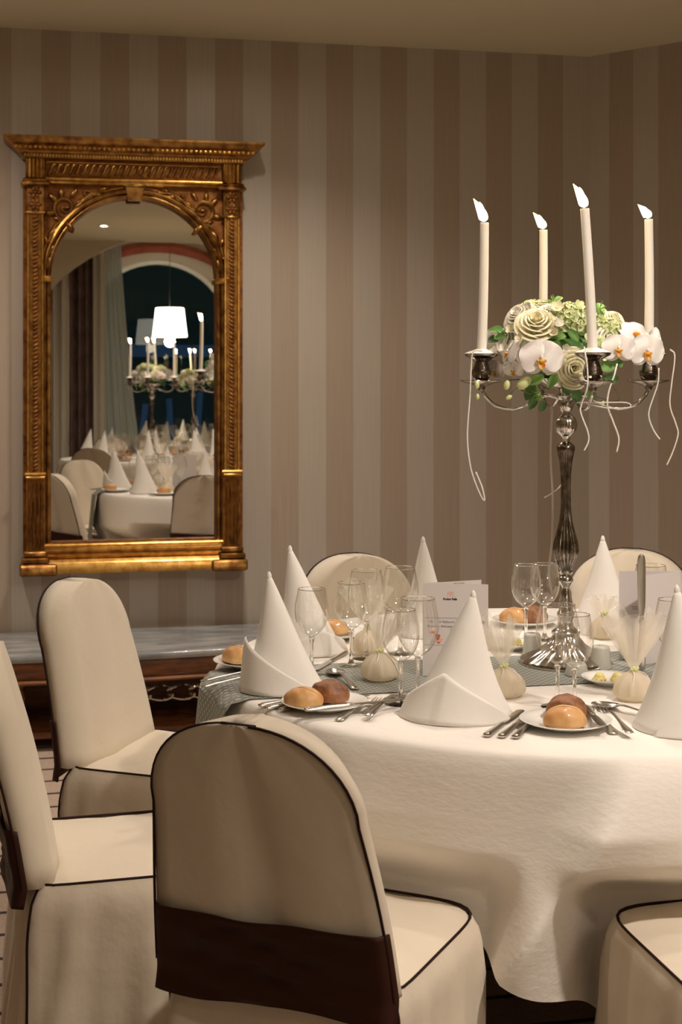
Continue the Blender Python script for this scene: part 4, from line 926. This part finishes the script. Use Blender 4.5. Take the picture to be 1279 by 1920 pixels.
# bread plates and rolls
def plate(px, py, label, zz=TT):
    c = T(px, py); c.z = zz; pl_(c, 0, label); return c
def roll(u, px, py, y, z, rz, label, tilt=0): p = P(px, py, y); u(Vector((p.x, y, z)), 0, label, rot=(0, tilt, rz))
PZ = TT + .0072
c1 = plate(1061, 1364, 'white side plate at the front edge with one light and one dark roll')
roll(rl, 1060, 1362, c1.y - .030, PZ, .1, 'golden bread roll on the front plate, before the dark roll'); roll(rd_, 1063, 1335, c1.y + .040, PZ, .2, 'brown bread roll on the front plate, behind the golden one')
c2 = plate(609, 1329, 'white side plate at left with two rolls and a knife laid across')
roll(rl, 570, 1320, c2.y - .022, PZ, -.35, 'golden bread roll on the left front plate'); roll(rd_, 619, 1312, c2.y + .022, PZ, -.3, 'brown bread roll on the left front plate, right of the golden one')
c3 = plate(472, 1252, 'white side plate at the far left table edge, half behind the napkin', TRN)
roll(rl, 448, 1240, c3.y, TRN + .0072, -.5, 'golden bread roll at the far left table edge')
c4 = plate(628, 1196, 'white side plate at the back behind the two left wine glasses')
roll(rl, 626, 1180, c4.y - .01, PZ, .2, 'golden bread roll seen between the two left wine glasses')
c5 = plate(985, 1172, 'white side plate at the far side left of the candelabra')
roll(rl, 966, 1150, c5.y - .01, PZ, -.2, 'golden bread roll at the far side, left of the candelabra'); roll(rd_, 1000, 1153, c5.y - .015, PZ, .0, 'brown bread roll at the far side, touching the candelabra stem')
# cutlery
def lay(u, ph, pt, label, zz=TT, tilt=0., mid=None):
    a, b = T(*ph), T(*pt); m_ = (a + b) / 2; v = b - a; u(Vector((m_.x, m_.y, zz)), 0, label, rot=(tilt, 0, math.atan2(v.y, v.x) - PI / 2))
lay(kn, (905, 1389), (985, 1331), 'silver knife, leftmost of the three beside the front plate')
lay(kn, (936, 1389), (1006, 1334), 'silver knife, middle of the three beside the front plate', TT)
lay(kn, (964, 1389), (1024, 1336), 'silver knife closest to the front plate')
lay(fk, (1200, 1402), (1112, 1327), 'silver fork with its handle end towards the viewer, right of the front plate', TT + .009)
lay(fk, (1165, 1392), (1098, 1322), 'silver fork half under the rim of the front plate', TT)
lay(sp_, (1225, 1348), (1145, 1330), 'silver spoon lying across behind the forks at right', TT)
kd = P(1118, 1364, c1.y - .02)
bk_ = kn(Vector((kd.x, c1.y, TT + .0175)), 0, 'short silver butter knife resting on the front plate beside the rolls', rot=(0, 0, PI + .04)); bk_.scale = (.95, .70, 1)
lay(fk, (658, 1373), (782, 1298), 'silver fork nearest the viewer, left of the centre napkin', TT + .009)
lay(fk, (655, 1352), (790, 1292), 'silver fork crossed under the nearest one, left of the centre napkin')
lay(fk, (618, 1362), (728, 1308), 'silver fork in front of the left bread plate', TT)
lay(kn, (496, 1326), (640, 1300), 'silver knife behind the left bread plate, farthest of the three')
lay(kn, (512, 1330), (650, 1305), 'silver knife behind the left bread plate, middle of the three')
lay(kn, (530, 1335), (690, 1308), 'silver knife behind the left bread plate, nearest of the three')
kd = P(650, 1330, c2.y - .03)
kn(Vector((kd.x + .02, c2.y - .055, TT + .0175)), 0, 'silver butter knife laid across the left bread plate', rot=(0, 0, -PI / 2 + .45))
lay(sp_, (680, 1306), (610, 1254), 'silver soup spoon with bright bowl right of the left napkin', TRN)
lay(kn, (650, 1226), (588, 1262), 'dark looking knife behind the soup spoon', TT)
lay(fk, (403, 1279), (505, 1268), 'silver fork at the left table edge, the farther of two', TRN)
lay(fk, (399, 1291), (500, 1278), 'silver fork at the left table edge, the nearer of two', TRN)
lay(fk, (598, 1208), (672, 1196), 'silver fork before the far left plate', TT)
lay(kn, (612, 1215), (668, 1188), 'silver knife before the far left plate', TT)
# menus
def make_menu(label, loc, rz, fold, inner, first):
    t = thing('menu_card', label, 'menu', loc, rz); w_, h = .148, .21
    if first:
        mk('front_page', box(0, w_, -.0006, 0, 0, h), 'paper', t, False)
        bk = mk('back_page', box(0, w_, 0, .0006, 0, h), 'paper', t, False, rot=(0, 0, fold)); bk.location = (0, .0008, .0)
        text('Rodos Palis', .0068, (.062, -.0008, h - .037), 'ink', t, bold=.00035)
        text('R', .016, (.0665, -.0008, h - .029), 'ink_pink', t); r = text('R', .016, (.0585, -.0008, h - .029), 'ink_pink', t); r.scale = (-1, 1, 1)
        for zz in (h - .078, h - .140): flat('print_line', [(.004, zz), (w_ - .012, zz), (w_ - .012, zz + .0006), (.004, zz + .0006)], 'ink', t, -.0007)
        text('Pia      m Rallourin', .0075, (.015, -.0008, h - .089), 'ink', t, align='LEFT', shear=.3)
        text('Katsaran, Raloupasion', .0075, (.010, -.0008, h - .099), 'ink', t, align='LEFT', shear=.3)
        for (cx, cz, rx, rz_, c, k) in [(.022, h - .111, .0075, .0065, 'ink_pink', .1), (.023, h - .111, .004, .003, 'ink_rose', .15), (.034, h - .121, .0055, .007, 'ink_rose', .2), (.036, h - .129, .008, .006, 'ink_pink', .15), (.036, h - .134, .004, .002, 'ink_rose', .2),
                                        (.078, h - .103, .012, .010, 'paper_cream', .15), (.068, h - .105, .006, .003, 'ink_olive', .2), (.070, h - .128, .006, .012, 'paper_cream', .1), (.066, h - .127, .002, .008, 'ink_olive', .3)]:
            flat('printed_orchid', blob(cx, cz, rx, rz_, 16, 0, k), c, t, -.0007 - .00005 * (c in ('ink_rose', 'ink_olive')))
        flat('printed_mark', [(.132, h - .083), (.142, h - .082), (.138, h - .086), (.143, h - .089), (.135, h - .090), (.133, h - .088)], 'ink_dark', t, -.0007)
        m2 = flat('printed_photo', [(.078, h - .012), (.105, h - .012), (.105, h - .004), (.078, h - .004)], 'ink_olive', bk, -.0001)
        flat('printed_photo', [(.078, h - .011), (.084, h - .005), (.078, h - .004)], 'ink_dark', bk, -.0003); flat('printed_photo', [(.086, h - .0115), (.104, h - .0115), (.104, h - .0085)], 'ink_dark', bk, -.0003)
    else:
        mk('front_page', box(-w_, 0, -.0006, 0, 0, h), 'paper', t, False)
        bk = mk('back_page', box(-w_, 0, 0, .0006, 0, h), 'paper', t, False, rot=(0, 0, -fold)); bk.location = (0, .0008, 0)
        for zz, x0, x1 in ((.123, -.118, -.075), (.118, -.116, -.078), (.100, -.117, -.080)):
            flat('print_line', [(x0, zz), (x1, zz), (x1, zz + .0012), (x0, zz + .0012)], 'ink', bk, -.0002)
        text('a v', .006, (-.07, -.0003, h - .012), 'ink', bk)
    return t
m1a = P(790, 1270, 3.27); make_menu('open menu card with pink logo behind the centre napkin', (m1a.x + .004, 3.27, TRN), math.radians(-7), math.radians(28), 0, True)
make_menu('folded menu card behind the upright knife, white page over a shaded one', (P(1277, 1234, 3.47).x, 3.47, TRN), math.radians(36), math.radians(36), 0, False)
# table knife standing upright behind the favour bag
ku = kn(Vector((P(1203, 1100, 3.32).x, 3.32, TRN + .136)), 0, 'silver knife standing upright in front of the right menu card', rot=(PI / 2 - .02, 0, 0)); ku.scale = (1, 1.17, 1)
# favour bags
def bag(px, py, label, **k):
    zz = k.pop('zz', TT); s = make_sachet(**k); c = T(px, py); s.location = (c.x, c.y, zz); s['label'] = label; return s
B1 = bag(713, 1276, 'cream tulle favour bag left of centre, before the tall veil of another bag', tall=.09, spread=.032, lean=(.02, .02), seed=1, rp=.044, zz=TRN)
bag(690, 1226, 'cream tulle favour bag whose tall veil rises among the left goblets', tall=.125, spread=.045, lean=(-.005, 0), seed=2, rp=.040)
bag(945, 1305, 'cream tulle favour bag with green sprig behind the centre napkin', tall=.11, spread=.036, lean=(-.015, 0), seed=3, rp=.045)
bag(1189, 1312, 'cream tulle favour bag with wide open veil below the upright knife', tall=.13, spread=.050, lean=(0, .0), seed=4, rp=.042)
bag(1133, 1197, 'cream tulle favour bag at the far side, left of the right menu card', tall=.05, spread=.03, seed=5, rp=.035)
# shakers, butter
def shaker(px, py, r, h, label, zz=TRN, holes=3):
    c = T(px, py); t = thing('salt_shaker', label, 'shaker', (c.x, c.y, zz))
    mk('shaker_body', lathe([(r, 0), (r * 1.02, .004), (r * .93, h * .5), (r * .86, h - .006), (r * .80, h - .002), (r * .70, h)], 32), 'shaker', t)
    mk('pour_hole', join(*[mv(lathe([(.0011, 0), (.0011, .0006)], 8), .004 * cos(k * 2.1), .004 * sin(k * 2.1), h) for k in range(holes)]), 'ink', t); return t
shaker(1127, 1255, .0245, .052, 'white porcelain salt shaker behind the butter dish')
shaker(999, 1228, .024, .050, 'white porcelain pepper shaker left of the candelabra foot', zz=TRN)
shaker(1082, 1268, .0265, .028, 'low white porcelain holder behind the front wine glasses', zz=TRN)
def butter(px, py, y, z, label, rzv):
    t = thing('butter_rosette', label, 'butter', (P(px, py, y).x, y, z), rzv)
    rs = []
    for k in range(9):
        a0 = k * 2 * PI / 9; rs.append(tube([(.013 * (1 - i / 9 * .9) * cos(a0 + i * .28) , .013 * (1 - i / 9 * .9) * sin(a0 + i * .28), .003 + .015 * (i / 9) ** .8) for i in range(10)], [.0042 - .0025 * i / 9 for i in range(10)], 6))
    mk('butter_swirl', join(*rs, mv(ball(.012, 12, 8, 1, 1, .9), 0, 0, .009)), 'butter', t); return t
bp = make_plate(.062, 'butter_plate', 'small white butter plate with two yellow rosettes at right'); c6 = T(1143, 1283); bp.location = (c6.x, c6.y, TT)
butter(1125, 1275, c6.y - .005, TT + .0075, 'yellow piped butter rosette, left of the two on the right plate', 0); butter(1158, 1275, c6.y - .005, TT + .0075, 'yellow piped butter rosette, right of the two on the right plate', 1)
c7 = T(957, 1217); dup(bp, (c7.x, c7.y, TT), 0, 'small white butter plate partly hidden behind the centre favour bag')
butter(970, 1208, c7.y, TT + .0075, 'yellow butter rosette left of the pepper shaker', 2)

# ------------------------------------------------------------------ the other tables, behind the camera and seen in the mirror
RD2 = random.Random(5)
cl2 = mk('tablecloth', cloth(2.1, [], [], L=1.3, corner=.5, nth=120, nd_=10), 'cloth', None, smooth='all')
def other_table(s, n, where, tag_, turn, chairs):
    c = W(s, n, 0); make_table(c, 'round banquet table under the cloth ' + where)
    o = cl2 if tag_ == 2 else cl2.copy()
    if tag_ != 2: COL.objects.link(o)
    o.location = c; tag(o, 'white tablecloth on the round table ' + where, 'tablecloth')
    ca = dup(CA, c + Vector((0, 0, TOP + .0005)), turn, 'silver candelabra on the table ' + where)
    dup(FA, c + Vector((0, 0, TOP + .0005)), turn, 'white green flower dome on the table ' + where)
    for k, cn in CN:
        a = TH0 + k * PI / 2 + turn; dup(cn, c + Vector((ARM_R * cos(a), ARM_R * sin(a), TOP + .0005 + ZS(724) + .0695)), turn, 'lit ivory candle of the candelabra ' + where, 'candles ' + where)
    for i, a in enumerate(chairs):
        x, y = c.x + 1.13 * cos(a), c.y + 1.13 * sin(a)
        dup(ch0, (x, y, 0), a + PI / 2, 'cream covered chair standing around the table ' + where, 'chairs ' + where)
    for i in range(8):
        a = turn + i * PI / 4; e = Vector((cos(a), sin(a), 0)); q = Vector((-sin(a), cos(a), 0)); z = Vector((0, 0, TT))
        dup(ND, c + e * .60 + z, a, 'pointed white napkin on the table ' + where, 'napkins ' + where)
        pp = c + e * .60 + q * .21 + z; dup(PL, pp, 0, 'side plate with rolls on the table ' + where, 'side plates ' + where)
        dup(RL, pp + e * .02 + Vector((0, 0, .0072)) - q * .034, a, 'golden roll on the table ' + where, 'golden rolls ' + where); dup(RD, pp + Vector((0, 0, .0072)) + q * .040, a, 'brown roll on the table ' + where, 'brown rolls ' + where)
        dup(G1, c + e * .44 + q * .10 + z, 0, 'wine glass on the table ' + where, 'wine glasses ' + where); dup(G2, c + e * .40 + q * .01 + z, 0, 'large goblet on the table ' + where, 'goblets ' + where)
        if i % 2 == 0: dup(B1, c + e * .34 - q * .12 + z, a, 'tulle favour bag on the table ' + where, 'favour bags ' + where)
other_table(-.227, 7.16, 'mirrored in the middle of the looking glass', 2, .35, [ROT + x for x in (.3, 1.15, 2.0, 2.9, 3.7, 4.5, 5.4)])
other_table(.55, 10.75, 'farthest away in the mirror, before the night window', 3, .1, [ROT + x for x in (.2, 1.1, 2.1, 2.9, 3.8, 5.2)])

# each thing seen in the mirror is named by its rank from the left of the reflection
ORD = ['first', 'second', 'third', 'fourth', 'fifth', 'sixth', 'seventh', 'eighth']
byg = {}
for o in bpy.data.objects:
    g = o.get('group')
    if g and o.parent is None and ('mirrored in the middle' in g or 'farthest away in the mirror' in g): byg.setdefault((g, o['label']), []).append(o)
for (g, lb), L in byg.items():
    q = []
    for o in L:
        d = o.location - Vector((0, Z0, 0)); s_ = d.x * .9774 + d.y * .2113; n_ = d.x * .2113 - d.y * .9774
        px = CX + F * (s_ * .9774 - n_ * .2113) / (Z0 + s_ * .2113 + n_ * .9774); q.append((px, o))
    q.sort(key=lambda t: t[0]); k = 0
    near = 'mirrored in the middle' in g
    base = lb.split(' on the table')[0].split(' standing around')[0].split(' of the candelabra')[0]; wh = 'nearer fully mirrored table' if near else 'farthest mirrored table'
    for px, o in q:
        if 90 < px < 410: o['label'] = '%s at the %s, %s from the left' % (base, wh, ORD[k]); k += 1
        else: o['label'] = '%s at the %s, hidden behind the gilt frame' % (base, wh)
